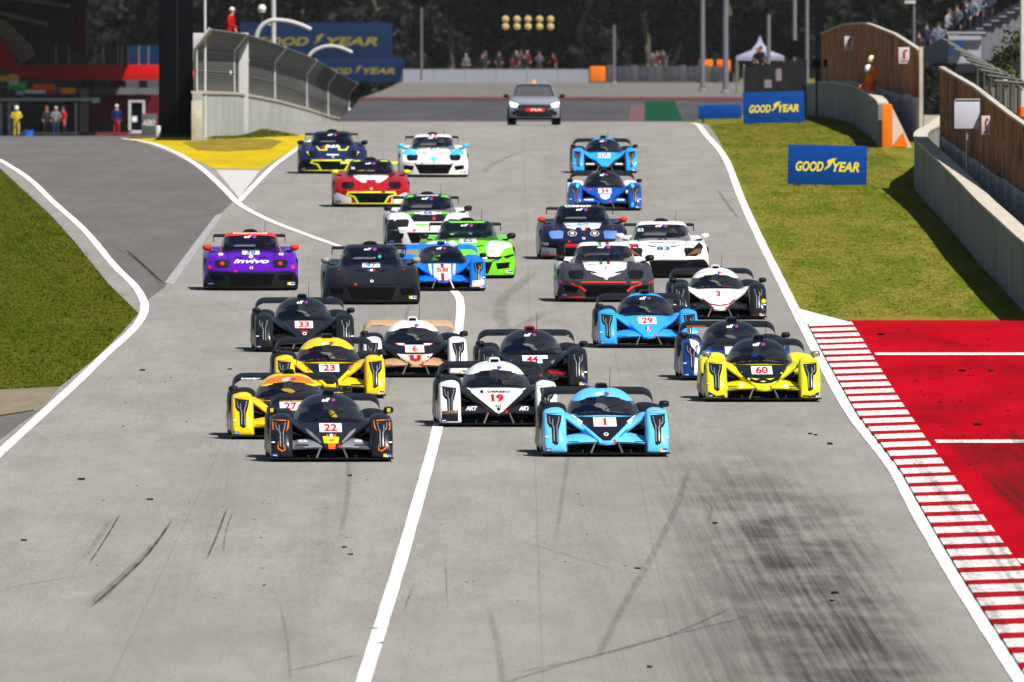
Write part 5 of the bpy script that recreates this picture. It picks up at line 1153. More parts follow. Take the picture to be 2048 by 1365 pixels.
proto(584, 881, 'yellow prototype race car with orange roof band, number 27, behind the black and silver car', dict(body=YEL, roof=YEL, side=CHAR), deco=d27, num='27', s=.98)
def d23(R): dyo(R)
proto(661, 799, 'yellow prototype race car with yellow roof and orange flashes, overlapping number 27', dict(body=YEL, roof=YEL, side=CHAR), deco=d23, num='23', s=.97)
def d19(R):
    D_(R, 'nose', [(-.52, .62), (.52, .62), (.40, .54), (.05, .235), (0, .21), (-.05, .235), (-.40, .54)], WHT); D_(R, 'nose', [(-.05, .345), (.05, .345), (.015, .25), (-.015, .25)], BLK, lift=.008)
    D_(R, 'nose', [(.52, .60), (.50, .575), (.10, .25), (.085, .265)], BLK, lift=.0075, both=True)
    dtext(PR, R, 'sponsor_lettering', 'nose', 'DERESO', .03, .555, .03, M_MATB, w=.36, lift=.011); D_(R, 'nose', circ(-.24, .555, .026), M_MATB, 'sponsor_mark', .010); emblem(R, cz=.315, r_=.03)
    decal(PR, R, 'roof_frame', 'canopy', [(-.30, .975), (-.18, 1.012), (0, 1.02), (.18, 1.012), (.30, .975), (.26, 1.01), (.14, 1.045), (0, 1.05), (-.14, 1.045), (-.26, 1.01)], WHT, .006)
    for s_ in (-1, 1):
        D_(R, 'fender', [(s_ * .60, .055), (s_ * .935, .055), (s_ * .935, .20), (s_ * .60, .22)][::s_], CHAR); D_(R, 'fender', [(s_ * .60, .22), (s_ * .935, .20), (s_ * .935, .25), (s_ * .60, .27)][::s_], BROWN); D_(R, 'fender', [(s_ * .60, .075), (s_ * .935, .065), (s_ * .935, .08), (s_ * .60, .09)][::s_], WHT, lift=.006)
        dtext(PR, R, 'sponsor_lettering', 'panel', 'AKT', s_ * .42, .29, .06, M_LW, w=.19, shear=.4, bold=.04)
    dtext(PR, R, 'race_number', 'nose', '19', 0, .455, .10, M_PR, w=.20, lift=.012, bold=.05)
proto(998, 856, 'white and black prototype race car, number 19 on a white nose, centre front', dict(body=CHAR, fender=WHT, roof=WHT, scoop=WHT, mirror=M_CARB), deco=d19, s=.99)
def d4(R):
    D_(R, 'panel', [(.22, .34), (.60, .30), (.62, .245), (.30, .265)], RED, both=True); D_(R, 'nose', [(.30, .47), (.56, .62), (.56, .56), (.36, .43)], GRNB, both=True); D_(R, 'nose', rect(.22, .56, .10, .06), WHT, lift=.006); D_(R, 'wing', rect(.6, .94, .3, .018), RED, both=True)
proto(1068, 781, 'dark carbon prototype race car with red wing edges and red scoop behind number 19', dict(body=CHAR, roof=CHAR, scoop=RED), deco=d4, num='44', s=.97)
def d6(R):
    D_(R, 'nose', [(-.34, .42), (.34, .42), (.16, .27), (.13, .19), (-.13, .19), (-.16, .27)], TAN); D_(R, 'nose', [(.13, .40), (.32, .43), (.24, .32), (.11, .30)], WHT, lift=.007, both=True); D_(R, 'nose', [(-.10, .40), (.10, .40), (.09, .31), (0, .285), (-.09, .31)], RED, lift=.006)
    flag(R, cz=.37, w_=.12, h_=.05); D_(R, 'nose', [(.16, .61), (.40, .63), (.30, .575), (.18, .56)], RED, lift=.006, both=True); D_(R, 'nose', [(.17, .612), (.36, .628), (.28, .585), (.18, .575)], WHT, lift=.009, both=True)
    dtext(PR, R, 'sponsor_lettering', 'wing', 'ROUSSEL', -.56, .945, .03, M_MATB, w=.28)
proto(832, 757, 'white and tan prototype race car with tan wing, number 6', dict(body=TAN, fender=WHT, nose=BLK, panel=TAN, roof=WHT, wing=TAN, scoop=WHT), deco=d6, num='6', s=.95)
def d33(R): D_(R, 'nose', [(-.07, .40), (.07, .40), (.05, .365), (-.05, .365)], M_LR, 'sponsor_mark', .007); emblem(R, cz=.345, r_=.04)
proto(610, 706, 'plain black prototype race car, number 33, left behind the yellow cars', dict(body=CHAR, panel=CHAR), deco=d33, num='33', s=.95)
def d60(R):
    D_(R, 'nose', [(-.47, .61), (.47, .61), (.36, .48), (.25, .355), (.12, .31), (0, .30), (-.12, .31), (-.25, .355), (-.36, .48)], BLK); D_(R, 'nose', [(.05, .375), (.20, .39), (.12, .355)], LEM, lift=.008, both=True); D_(R, 'nose', [(-.05, .335), (0, .345), (.05, .335), (0, .315)], LEM, lift=.008)
    for s_ in (-1, 1): decal(PR, R, 'sponsor_mark', 'panel', circ(s_ * .36 - .0, .265, .035, 10, .6), M_LW, .007); decal(PR, R, 'sponsor_mark', 'panel', rect(s_ * .50, .255, .16, .014), BROWN, .007)
    D_(R, 'fender', [(.60, .055), (.935, .055), (.935, .19), (.78, .10), (.60, .12)], CHAR, both=True)
proto(1528, 806, 'bright lemon yellow prototype race car with black nose panel, number 60, by the kerb', dict(body=LEM, roof=BLK, rear=LEM, mirror=M_CHROME), deco=d60, num='60', s=1.0)
def d8(R):
    D_(R, 'fender', [(.60, .62), (.70, .70), (.80, .72), (.78, .60), (.66, .45)], WHT, both=True); D_(R, 'fender', [(.60, .055), (.75, .055), (.72, .40), (.60, .35)], WHT, both=True); D_(R, 'nose', [(-.52, .61), (.52, .61), (.42, .53), (-.42, .53)], BLK); dtext(PR, R, 'sponsor_lettering', 'wing', 'ANS MOTORSPORT', -.55, .95, .022, ORG, w=.34)
    dtext(PR, R, 'sponsor_lettering', 'wing', 'LIGIER', .55, .95, .022, ORG, w=.2) if False else None
proto(1474, 763, 'dark blue and white prototype race car mostly hidden behind the lemon yellow one', dict(body=paint('deep_blue', (.006, .035, .20)), roof=BLK, wing=M_CARB), deco=d8, num='8', s=.98)
def d29(R):
    flag(R, cz=.375, w_=.10, h_=.045); emblem(R, cz=.325, r_=.03); decal(PR, R, 'roof_frame', 'canopy', [(-.34, .955), (-.2, .995), (0, 1.005), (.2, .995), (.34, .955), (.26, 1.015), (.14, 1.045), (0, 1.05), (-.14, 1.045), (-.26, 1.015)], SKY, .006)
proto(1298, 698, 'sky blue prototype race car all in one colour, number 29', dict(body=SKY, roof=BLK, strut=M_ARM), deco=d29, num='29', s=.96)
def d3(R):
    D_(R, 'nose', [(-.56, .62), (.56, .62), (.38, .45), (.20, .30), (0, .265), (-.20, .30), (-.38, .45)], WHT); D_(R, 'nose', [(.42, .475), (.38, .45), (.20, .30), (0, .265), (0, .285), (.19, .325), (.34, .44)], RED, lift=.007, both=True)
    decal(PR, R, 'roof_band', 'canopy', [(-.36, .93), (-.2, .96), (0, .97), (.2, .96), (.36, .93), (.26, 1.015), (.14, 1.045), (0, 1.05), (-.14, 1.045), (-.26, 1.015)], WHT, .0055); D_(R, 'fender', [(.60, .055), (.935, .055), (.935, .115), (.60, .09)], RED, both=True)
    D_(R, 'fender', circ(.88, .37, .045, 6), M_LY, 'sponsor_mark')
proto(1440, 641, 'white nosed prototype race car with dark fenders and red line, number 3', dict(body=CHAR, nose=WHT, roof=WHT, scoop=WHT, wing=M_CARB), deco=d3, num='3', plate=False, s=.96)
def d58(R):
    D_(R, 'nose', [(-.19, .60), (.19, .60), (.19, .24), (-.19, .24)], WHT); D_(R, 'nose', rect(0, .555, .07, .09), RED, lift=.007); D_(R, 'nose', [(-.035, .40), (.035, .40), (.035, .22), (-.035, .22)], RED, lift=.007); D_(R, 'nose', [(.235, .60), (.30, .60), (.27, .30), (.22, .27)], WHT, both=True)
    D_(R, 'fender', [(.60, .10), (.935, .10), (.935, .26), (.60, .22)], WHT, both=True); D_(R, 'fender', [(.60, .055), (.935, .055), (.935, .10), (.60, .10)], RED, both=True)
    dtext(PR, R, 'race_number', 'nose', '58', 0, .465, .085, M_PR, w=.26, lift=.011, bold=.02); decal(PR, R, 'roof_frame', 'canopy', [(-.34, .955), (-.2, .995), (0, 1.005), (.2, .995), (.34, .955), (.26, 1.015), (.14, 1.045), (0, 1.05), (-.14, 1.045), (-.26, 1.015)], MID, .006)
proto(886, 584, 'blue prototype race car with white and red nose stripes, number 58, among coupes', dict(body=MID, roof=BLK, rear=MID, wing=MID, scoop=DKB, strut=WHT), deco=d58, s=.93, yaw=1.2)
def d17(R):
    D_(R, 'panel', rect(.42, .27, .24, .03), M_LW, 'sponsor_mark', both=True); decal(PR, R, 'roof_frame', 'canopy', [(-.34, .955), (-.2, .995), (0, 1.005), (.2, .995), (.34, .955), (.26, 1.015), (.14, 1.045), (0, 1.05), (-.14, 1.045), (-.26, 1.015)], SKY, .006)
proto(1210, 348, 'sky blue prototype race car with dark lower panels, farthest back on the right', dict(body=SKY, panel=CHAR, roof=BLK), deco=d17, num='17', s=.95, yaw=1.0)
def d54(R):
    D_(R, 'nose', [(-.14, .42), (.14, .42), (.10, .33), (0, .29), (-.10, .33)], M_LW, 'sponsor_mark', .007); D_(R, 'fender', [(.66, .70), (.74, .73), (.76, .60), (.69, .60)], CYAN, both=True); D_(R, 'fender', [(.66, .055), (.74, .055), (.74, .22), (.68, .22)], CYAN, both=True)
    for s_ in (-1, 1): decal(PR, R, 'sponsor_mark', 'panel', rect(s_ * .42, .285, .24, .03), M_LW, .007)
    decal(PR, R, 'sponsor_mark', 'nose', rect(-.40, .56, .12, .03), M_LR, .007)
proto(1211, 423, 'royal blue prototype race car with white rear arches just ahead of the farthest blue one', dict(body=DKB, rear=WHT, roof=BLK, side=NAVY), deco=d54, num='34', s=.95, yaw=1.0)
# ------------------------------------------------------------------ GT coupes
GT = Kind(); GT.name = 'gt'; GT.slope = .017
def gsweep(x): return .42 * (abs(x) / .97) ** 3
CT = [(0, .375), (.06, .40), (.2, .455), (.5, .565), (1.0, .715), (1.5, .80)]; FT = [(0, .385), (.06, .43), (.2, .52), (.4, .615), (.65, .69), (.95, .735), (1.25, .745), (1.5, .745)]
def hoodz(x, t):
    ax = abs(x); wg = sstep(.38, .74, ax); z = interp(CT, t) * (1 - wg) + interp(FT, t) * wg
    z -= .018 * math.exp(-((ax - .46) / .09) ** 2) * sstep(.1, .6, t)
    if ax > .84: z -= ((ax - .84) / .13) ** 2 * .13
    return z
hx = lin(-.97, .97, 49); hv = [i / 28 for i in range(29)]
GT.hood = gridmesh(lambda x, v: (x, gsweep(x) + v * (1.5 - gsweep(x)), hoodz(x, v * 1.5)), hx, hv, ang=60)
GT.bumper = gridmesh(lambda x, v: (x * (1 - .012 * (1 - v)), gsweep(x) - .035 * (1 - v) ** 2 - .02 * math.sin(v * 3.14), .075 + (hoodz(x, 0) - .075 - .002) * v), hx, lin(0, 1, 13), ang=60)
def rearz(x, y):
    ax = abs(x); z = interp([(1.5, .755), (2.2, .75), (2.8, .79), (3.3, .835), (3.8, .83), (4.3, .78)], y)
    if ax > .84: z -= ((ax - .84) / .13) ** 2 * .13
    return z
GT.rear = gridmesh(lambda x, y: (x, y, rearz(x, y)), hx, lin(1.5, 4.3, 24), ang=60)
def sidez(y): return hoodz(.97, max(0, (y - .42) / 1.08 * 1.5)) if y < 1.5 else rearz(.97, y)
def _gside(s): return gridmesh(lambda y, v: (s * (.97 + .012 * math.sin(v * 3.14)), y, .09 + (sidez(y) - .09) * v), lin(.42, 4.3, 40), lin(0, 1, 7), ang=60)
GT.sides = [_gside(-1), _gside(1)]; GT.sides[0].flip_normals() if False else None
GT.tail = mesh_of([(-.97, 4.3, .2), (.97, 4.3, .2), (.97, 4.3, .66), (.84, 4.3, .78), (-.84, 4.3, .78), (-.97, 4.3, .66)], [(0, 1, 2, 3, 4, 5)], smooth=False)
GZ = [(0, 1.0), (.3, .945), (.6, .88), (.82, .815), (.92, .755), (.97, .66), (.995, .42), (1.0, 0)]
def gsec(y, hw, zb, zt):
    r_ = [Vector((hw * b, y, zb + (zt - zb) * a)) for a, b in GZ]; return [Vector((-v.x, v.y, v.z)) for v in r_][:-1] + r_[::-1]
gsecs = [gsec(1.25, .60, .70, .755), gsec(1.38, .655, .70, .825), gsec(1.6, .672, .70, .93), gsec(1.85, .672, .70, 1.03), gsec(2.08, .668, .70, 1.10), gsec(2.3, .66, .70, 1.132), gsec(2.6, .645, .70, 1.14), gsec(3.0, .60, .70, 1.10), gsec(3.5, .52, .72, 1.0), gsec(4.05, .40, .72, .86)]
def gfrac(c):
    ys = [(s[0].y, max(v.z for v in s)) for s in gsecs]; return (c.z - .70) / max(.02, interp(ys, c.y) - .70)
def g_wind(c):
    za = c.z + GT.slope * c.y; t = (za - .79) / .31
    return c.y < 2.2 and za < 1.115 - .03 * (c.x / .5) ** 2 and abs(c.x) < .635 - .115 * max(0, t) - .015
def g_sidew(c): return 1.75 < c.y < 3.1 and .77 < c.z < 1.03 and abs(c.x) > .54 - .2 * max(0, c.z - .95) and not g_wind(c) and abs(c.x) > .56 - (c.z - .77) * .25
GT.wind, GT.sidew, GT.sidew2, GT.roof = loft(gsecs, 4, 5, closed=False, ang=70, pick=[g_wind, lambda c: g_sidew(c) and c.x < 0, lambda c: g_sidew(c) and c.x > 0, lambda c: not g_wind(c) and not g_sidew(c)])
GT.splitter = outline_plate([(-.97, .46), (-.88, .26), (-.6, .06), (-.2, -.06), (.2, -.06), (.6, .06), (.88, .26), (.97, .46), (.97, 1.5), (-.97, 1.5)], .05, .068)
def _gu():
    bm = bmesh.new(); bm_box(bm, (0, 2.45, .30), (1.86, 3.4, .42)); return from_bm(bm)
GT.under = _gu()
GT.scoop = loft([[Vector((hw * a, y, zb + h * b)) for a, b in ((-1, 0), (-.92, .35), (-.7, .75), (-.3, 1), (.3, 1), (.7, .75), (.92, .35), (1, 0), (.4, -.2), (-.4, -.2))] for y, hw, zb, h in ((2.32, .15, 1.115, .05), (2.4, .165, 1.12, .075), (2.7, .16, 1.11, .075), (3.1, .10, 1.06, .05))], 2, 2, ang=50)
GT.mirror = loft([[Vector((a * hw, y, b * hh)) for a, b in ((-1, 0), (-.8, .7), (0, 1), (.8, .9), (1, .1), (.7, -.75), (0, -.9), (-.75, -.7))] for y, hw, hh in ((-.09, .02, .015), (-.07, .06, .04), (0, .09, .062), (.07, .095, .066), (.10, .085, .06))], 3, 3, ang=60)
def _gst(s): return tubemesh([(0, .03, -.03), (-s * .07, .05, -.06), (-s * .18, .10, -.075)], .018, 6)
GT.stalk = {1: _gst(1), -1: _gst(-1)}
def gw(x): return [Vector((x, 4.05 + a * .30, 1.015 + b + a * .05)) for a, b in ((0, 0), (.25, .02), (.6, .018), (1, .006), (.6, -.012), (.25, -.018))]
GT.wing = loft([gw(-.74), gw(-.3), gw(.3), gw(.74)], 3, 2, ang=50)
GT.endp = {s: boxmesh((s * .748, 4.2, .985), (.014, .34, .15)) for s in (-1, 1)}
GT.pyl = {s: boxmesh((s * .35, 4.18, .89), (.02, .14, .24)) for s in (-1, 1)}
GT.antenna = tubemesh([(.31, 2.4, 1.10), (.315, 2.41, 1.36)], .006, 5, .003)
GT.bvh = {'front': bvh_of([(GT.hood, (0, 0, 0)), (GT.bumper, (0, 0, 0))]), 'top': bvh_of([(GT.wind, (0, 0, 0)), (GT.roof, (0, 0, 0)), (GT.sidew, (0, 0, 0))])}
GHL = [(.47, .455), (.445, .60), (.50, .625), (.735, .615), (.775, .575), (.74, .47), (.68, .445)]
def gd(R, pts, m, name='livery_stripe', lift=.0045, both=False, surf='front'):
    decal(GT, R, name, surf, pts, m, lift)
    if both: decal(GT, R, name, surf, flipx(pts), m, lift)
INTAKE = [(-.50, .335), (.50, .335), (.40, .10), (-.40, .10)]
def gt(px, py, label, c, num=None, numc=None, yaw=1.2, s=1.0, deco=None, lights=None, plate=True):
    loc, rot = place(hit(px, py), yaw); R = empty('race_car', loc, rot, label=label, cat='race car', group='coupe race cars in the pack'); s *= 1.025; R.scale = (s, s, s * 1.045)
    g = lambda k: c.get(k, c['body'])
    obj('hood', GT.hood, g('hood'), R); obj('front_bumper', GT.bumper, g('bumper'), R); obj('rear_deck', GT.rear, g('rear'), R); obj('tail', GT.tail, M_MATB, R)
    for me in GT.sides: obj('side_panel', me, c.get('side', g('body')), R)
    obj('windscreen', GT.wind, M_GLASS, R); obj('side_window', GT.sidew, M_GLASS, R); obj('side_window', GT.sidew2, M_GLASS, R); obj('roof', GT.roof, g('roof'), R)
    obj('splitter', GT.splitter, c.get('splitter', M_CARB), R); obj('underbody', GT.under, M_MATB, R); obj('air_scoop', GT.scoop, c.get('scoop', M_CARB), R)
    obj('rear_wing', GT.wing, c.get('wing', M_CARB), R); obj('antenna', GT.antenna, M_MATB, R)
    for s_ in (-1, 1):
        mo = obj('wing_mirror', GT.mirror, c.get('mirror', M_CARB), R, (s_ * .915, 1.42, .835)); obj('stalk', GT.stalk[s_], M_CARB, mo)
        obj('wing_endplate', GT.endp[s_], M_CARB, R); obj('wing_pylon', GT.pyl[s_], M_CARB, R)
        wheel(R, s_ * .835, .98); wheel(R, s_ * .83, 3.45)
        h = decal(GT, R, 'headlight', 'front', GHL if s_ > 0 else flipx(GHL), c.get('lamp', M_LENS), .004)
        if c.get('lampspot'): decal(GT, R, 'lamp_spot', 'front', circ(s_ * .605, .54, .045, 8, .8), c['lampspot'], .008, parent=h)
        decal(GT, R, 'tyre_sticker', 'front', rect(s_ * .84, .14, .13, .055), M_LB if s_ < 0 else M_LW, .008)
        if s_ > 0: decal(GT, R, 'tyre_sticker', 'front', rect(.77, .14, .045, .055), M_LY, .011); decal(GT, R, 'tyre_sticker', 'front', rect(.865, .145, .10, .025), M_LB, .011)
        else: decal(GT, R, 'tyre_sticker', 'front', rect(-.84, .14, .09, .012), M_LW, .011)
        decal(GT, R, 'bonnet_pin', 'front', circ(s_ * .66, .675, .014, 6), M_LR, .006)
    decal(GT, R, 'air_intake', 'front', INTAKE, M_MATB, .003)
    obj('wiper', tubemesh([(-.05, 1.28, .78), (.05, 1.42, .845), (.28, 1.62, .93)], .009, 5), M_MATB, R)
    decal(GT, R, 'tow_hook', 'front', rect(-.33, .385, .05, .035), M_LR, .010)
    elf(GT, R, 'top', 1.075, h=.045, k=1.25)
    decal(GT, R, 'maker_emblem', 'front', circ(0, .455, .035, 10, .7), M_LW, .006); decal(GT, R, 'maker_emblem', 'front', circ(0, .455, .02, 8, .7), M_MATB, .009)
    if num:
        pn = decal(GT, R, 'number_plate', 'front', rect(0, .765, .36, .09), M_PW, .006) if plate else None
        dtext(GT, R, 'race_number', 'front', num, 0, .765 if plate else .62, .062 if plate else .07, numc or M_PB, w=.10 * len(num), lift=.011, bold=.02)
    for s_ in (-1, 1):
        decal(GT, R, 'shut_line', 'front', [(s_ * .40, .43), (s_ * .52, .795), (s_ * .528, .795), (s_ * .408, .43)][::s_], M_MATB, .003); decal(GT, R, 'side_intake', 'front', [(s_ * .56, .31), (s_ * .86, .335), (s_ * .84, .22), (s_ * .60, .19)][::s_], M_MATB, .003)
        decal(GT, R, 'bonnet_vent', 'front', [(s_ * .16, .655), (s_ * .33, .68), (s_ * .32, .66), (s_ * .17, .635)][::s_], M_MATB, .0035)
    decal(GT, R, 'shut_line', 'front', [(-.93, .405), (-.5, .39), (0, .383), (.5, .39), (.93, .405), (.93, .411), (.5, .396), (0, .389), (-.5, .396), (-.93, .411)], M_MATB, .003)
    if deco: deco(R)
    return R
LIPT = [(-.55, .375), (-.55, .335), (.55, .335), (.55, .375)]
def lip_outline(R, m):
    gd(R, [(-.62, .385), (-.60, .345), (.60, .345), (.62, .385)], m, lift=.007); gd(R, [(.55, .35), (.62, .35), (.66, .29), (.46, .245), (.37, .10), (.31, .10), (.42, .27), (.58, .31)], m, lift=.007, both=True); gd(R, [(-.95, .08), (.95, .08), (.95, .105), (-.95, .105)], m, lift=.0085)
def dinv(R):
    dtext(GT, R, 'sponsor_lettering', 'front', 'invivo', 0, .585, .085, M_LW, w=.74, bold=.02, shear=.35); decal(GT, R, 'sponsor_mark', 'front', circ(0, .675, .045, 8, .7), M_LW, .007)
    gd(R, [(-.50, 1.125), (-.3, 1.135), (.3, 1.135), (.50, 1.125), (.44, 1.165), (-.44, 1.165)], REDO, 'roof_band', .005, surf='top'); dtext(GT, R, 'sponsor_lettering', 'top', 'Communauté', 0, 1.148, .03, M_LW, w=.72, shear=.3, lift=.009)
    for s_ in (-1, 1): decal(GT, R, 'small_flag', 'front', rect(s_ * .63, .725, .09, .04), M_LW, .006)
    gd(R, circ(.87, .47, .04, 8), REDO, 'sponsor_mark', both=True)
gt(503, 583, 'purple coupe race car with orange mirrors and white lettering on its bonnet, far left', dict(body=PURP, bumper=M_CARB, roof=REDO, mirror=REDO, lampspot=REDO, rear=PURP), num='38', deco=dinv, s=.98)
def d97(R): flag(R, GT, 'front', 0, .665, .15, .04); decal(GT, R, 'mirror_tag', 'top', circ(.18, .93, .035, 8), mat('teal_tag', (.01, .35, .38), .4), .006)
gt(744, 611, 'plain black coupe race car, number 97, beside the purple one', dict(body=CHAR, bumper=CHAR, lamp=CHAR, mirror=mat('paint_grey', (.25, .25, .26), .4)), num='97', deco=d97, s=.98)
def dgb(R):
    gd(R, [(-.44, .735), (.44, .735), (.34, .57), (-.34, .57)], BLK); gd(R, [(.60, .05 + .05), (.95, .10), (.96, .60), (.80, .62), (.70, .45)], CHAR, both=True); gd(R, [(.30, .78), (.48, .76), (.42, .69), (.34, .69)], GREEN, both=True); gd(R, [(-.30, .52), (.30, .52), (.32, .485), (-.32, .485)], GREEN)
    gd(R, [(.30, 1.12), (.52, 1.09), (.50, 1.14), (.34, 1.16)], GREEN, 'roof_band', both=True, surf='top'); dtext(GT, R, 'sponsor_lettering', 'top', 'CODE RACING', 0, 1.145, .026, M_LW, w=.5); gd(R, circ(.13, .635, .04, 8), M_LR, 'sponsor_mark', .007)
gt(858, 497, 'white, black and lime coupe race car mostly behind the lime green coupe', dict(body=WHT, bumper=WHT, roof=BLK, side=CHAR, lamp=CHAR), num='66', deco=dgb, s=.99)
def dgr(R):
    gd(R, [(.46, .76), (.62, .80), (.95, .68), (.95, .64), (.78, .62), (.62, .44), (.42, .44), (.36, .60)], WHT, both=True); gd(R, [(-.42, .43), (-.20, .47), (.20, .47), (.42, .43), (.40, .395), (-.40, .395)], WHT)
    gd(R, [(.36, .44), (.72, .44), (.62, .375), (.45, .34)], BLK, lift=.007, both=True); gd(R, [(.70, .44), (.95, .50), (.95, .46), (.80, .41)], BLK, lift=.0075, both=True); gd(R, [(-.35, 1.125), (.35, 1.125), (.40, 1.16), (-.40, 1.16)], GREEN, 'roof_band', surf='top')
gt(938, 559, 'lime green and white coupe race car behind the striped blue prototype', dict(body=GREEN, roof=BLK, lamp=GREEN), num='65', deco=dgr, s=1.0)
def d60b(R):
    gd(R, [(-.44, .80), (.44, .80), (.36, .68), (.18, .645), (.15, .69), (-.15, .69), (-.18, .645), (-.36, .68)], WHT); flag(R, GT, 'front', 0, .655, .16, .05)
    for s_ in (-1, 1):
        decal(GT, R, 'sponsor_mark', 'front', circ(s_ * .25, .56, .10, 14, .6), M_LW, .006); decal(GT, R, 'sponsor_mark', 'front', circ(s_ * .25, .56, .09, 14, .58), BLK, .008); decal(GT, R, 'sponsor_mark', 'front', circ(s_ * .25, .56, .045, 8, .6), M_LW, .010)
    gd(R, [(.62, .10), (.95, .10), (.95, .27), (.62, .24)], SILV, both=True); gd(R, [(.60, .085), (.95, .085), (.95, .115), (.60, .105)], REDO, both=True, lift=.008); gd(R, [(.80, .30), (.95, .32), (.95, .38), (.78, .36)], SILV, both=True)
    dtext(GT, R, 'sponsor_lettering', 'top', 'COMPANY', -.08, 1.15, .04, M_LW, w=.6, bold=.04); dtext(GT, R, 'race_number', 'front', '60', 0, .755, .055, mat('digit_sky', (.08, .35, .7), .5), w=.26, lift=.011)
gt(1168, 521, 'navy black coupe race car with pale blue lamps and orange mirrors', dict(body=paint('ink', (.009, .011, .035)), bumper=BLK, roof=BLK, lamp=mat('lamp_pale_blue', (.10, .20, .50), .4, coat=.5), mirror=REDO), deco=d60b, s=.98)
def d83(R):
    gd(R, [(.44, .44), (.80, .50), (.86, .66), (.78, .74), (.62, .60)], BLK, both=True, lift=.006); gd(R, [(.50, .46), (.78, .515), (.80, .60), (.70, .60)], BROWN, both=True, lift=.009); flag(R, GT, 'front', 0, .80, .20, .018)
    dtext(GT, R, 'sponsor_lettering', 'front', 'RACING CLUB', 0, .73, .03, M_MATB, w=.55, bold=.0); dtext(GT, R, 'race_number', 'front', '83', 0, .61, .07, M_PB, w=.28, lift=.010); dtext(GT, R, 'race_number', 'top', '83', -.46, .99, .06, mat('digit_mint', (.45, .7, .6), .5), w=.13, lift=.008)
    gd(R, [(.55, .09), (.95, .09), (.95, .20), (.60, .19)], BROWN, both=True)
gt(1328, 558, 'white coupe race car with bronze lamp surrounds, number 83', dict(body=WHT, bumper=BLK, side=WHT, lamp=BLK, mirror=WHT), deco=d83, s=.98)
def d7(R):
    gd(R, [(-.46, .80), (.46, .80), (.42, .66), (.30, .56), (.14, .50), (0, .465), (-.14, .50), (-.30, .56), (-.42, .66)], WHT); gd(R, [(.16, .575), (.36, .62), (.34, .585), (.26, .56)], BLK, lift=.007, both=True)
    for sx, m in ((-.085, ITG), (.065, RED)): gd(R, [(sx - .03, .735), (sx + .03, .735), (sx + .03, .805), (sx - .03, .805)], m, lift=.008); gd(R, [(sx - .03, 1.12), (sx + .03, 1.12), (sx + .03, 1.165), (sx - .03, 1.165)], m, lift=.007, surf='top')
    dtext(GT, R, 'race_number', 'front', '7', 0, .645, .08, M_PB, w=.07, lift=.010, shear=.3)
    gd(R, [(-.54, .372), (.66, .372), (.70, .395), (-.50, .395)], REDO, lift=.008); gd(R, [(.55, .29), (.70, .33), (.73, .39), (.67, .37), (.62, .325), (.50, .30), (.40, .22), (.44, .20)], REDO, lift=.008, both=True); gd(R, [(.82, .34), (.95, .39), (.95, .44), (.86, .37)], REDO, lift=.008, both=True); gd(R, [(.44, .08), (.93, .08), (.93, .11), (.44, .11)], REDO, lift=.008, both=True)
gt(1213, 606, 'graphite coupe race car with white bonnet, red trim and tricolour stripe, number 7', dict(body=GREY, bumper=GREY, roof=WHT, lamp=BLK, side=GREY, rear=WHT, wing=RED), deco=d7, s=.98)
def dred(R):
    gd(R, [(-.50, .80), (.50, .80), (.38, .69), (.22, .60), (.12, .60), (.12, .67), (-.12, .67), (-.12, .60), (-.22, .60), (-.38, .69)], WHT); lip_outline(R, NEON); gd(R, [(.50, .10), (.95, .10), (.95, .34), (.86, .36), (.66, .28), (.52, .24)], WHT, both=True); dtext(GT, R, 'race_number', 'top', '26', -.45, .96, .05, M_LW, w=.10, lift=.008)
    gd(R, [(.24, 1.13), (.46, 1.12), (.42, 1.15), (.28, 1.16)], NEON, 'roof_band', both=True, surf='top')
gt(743, 416, 'red and white coupe race car with neon yellow trim and mirrors', dict(body=RED, roof=BLK, mirror=NEON, lamp=BLK, wing=NEON), deco=dred, s=.98, yaw=1.0)
def dnav(R):
    lip_outline(R, NEON); gd(R, [(.16, .77), (.21, .77), (.22, .67), (.36, .67), (.44, .76), (.48, .77), (.40, .635), (.15, .635)], NEON, both=True, lift=.007); gd(R, [(.70, .62), (.76, .60), (.66, .48), (.70, .55)], NEON, both=True, lift=.008); gd(R, circ(-.25, .735, .04, 8), REDO, 'sponsor_mark', .007); decal(GT, R, 'sponsor_mark', 'front', rect(0, .52, .34, .03), M_LW, .007)
gt(666, 349, 'navy coupe race car with neon yellow trim, farthest back on the left', dict(body=NAVY, bumper=BLK, roof=BLK, lamp=BLK), num='71', deco=dnav, s=.96, yaw=1.0)
def dwb(R):
    gd(R, [(.42, .80), (.80, .76), (.90, .62), (.52, .60)], CYAN, both=True); gd(R, [(-.14, .54), (.14, .54), (.05, .47), (.03, .40), (-.03, .40), (-.05, .47)], CYAN, lift=.006); gd(R, [(-.55, .375), (.55, .375), (.40, .10), (-.40, .10)], M_MATB, lift=.006); flag(R, GT, 'top', 0, 1.15, .2, .04)
gt(868, 356, 'white and cyan coupe race car with black grille, near the back', dict(body=WHT, roof=WHT, mirror=CYAN, lamp=BLK), num='57', deco=dwb, s=.96, yaw=1.0)

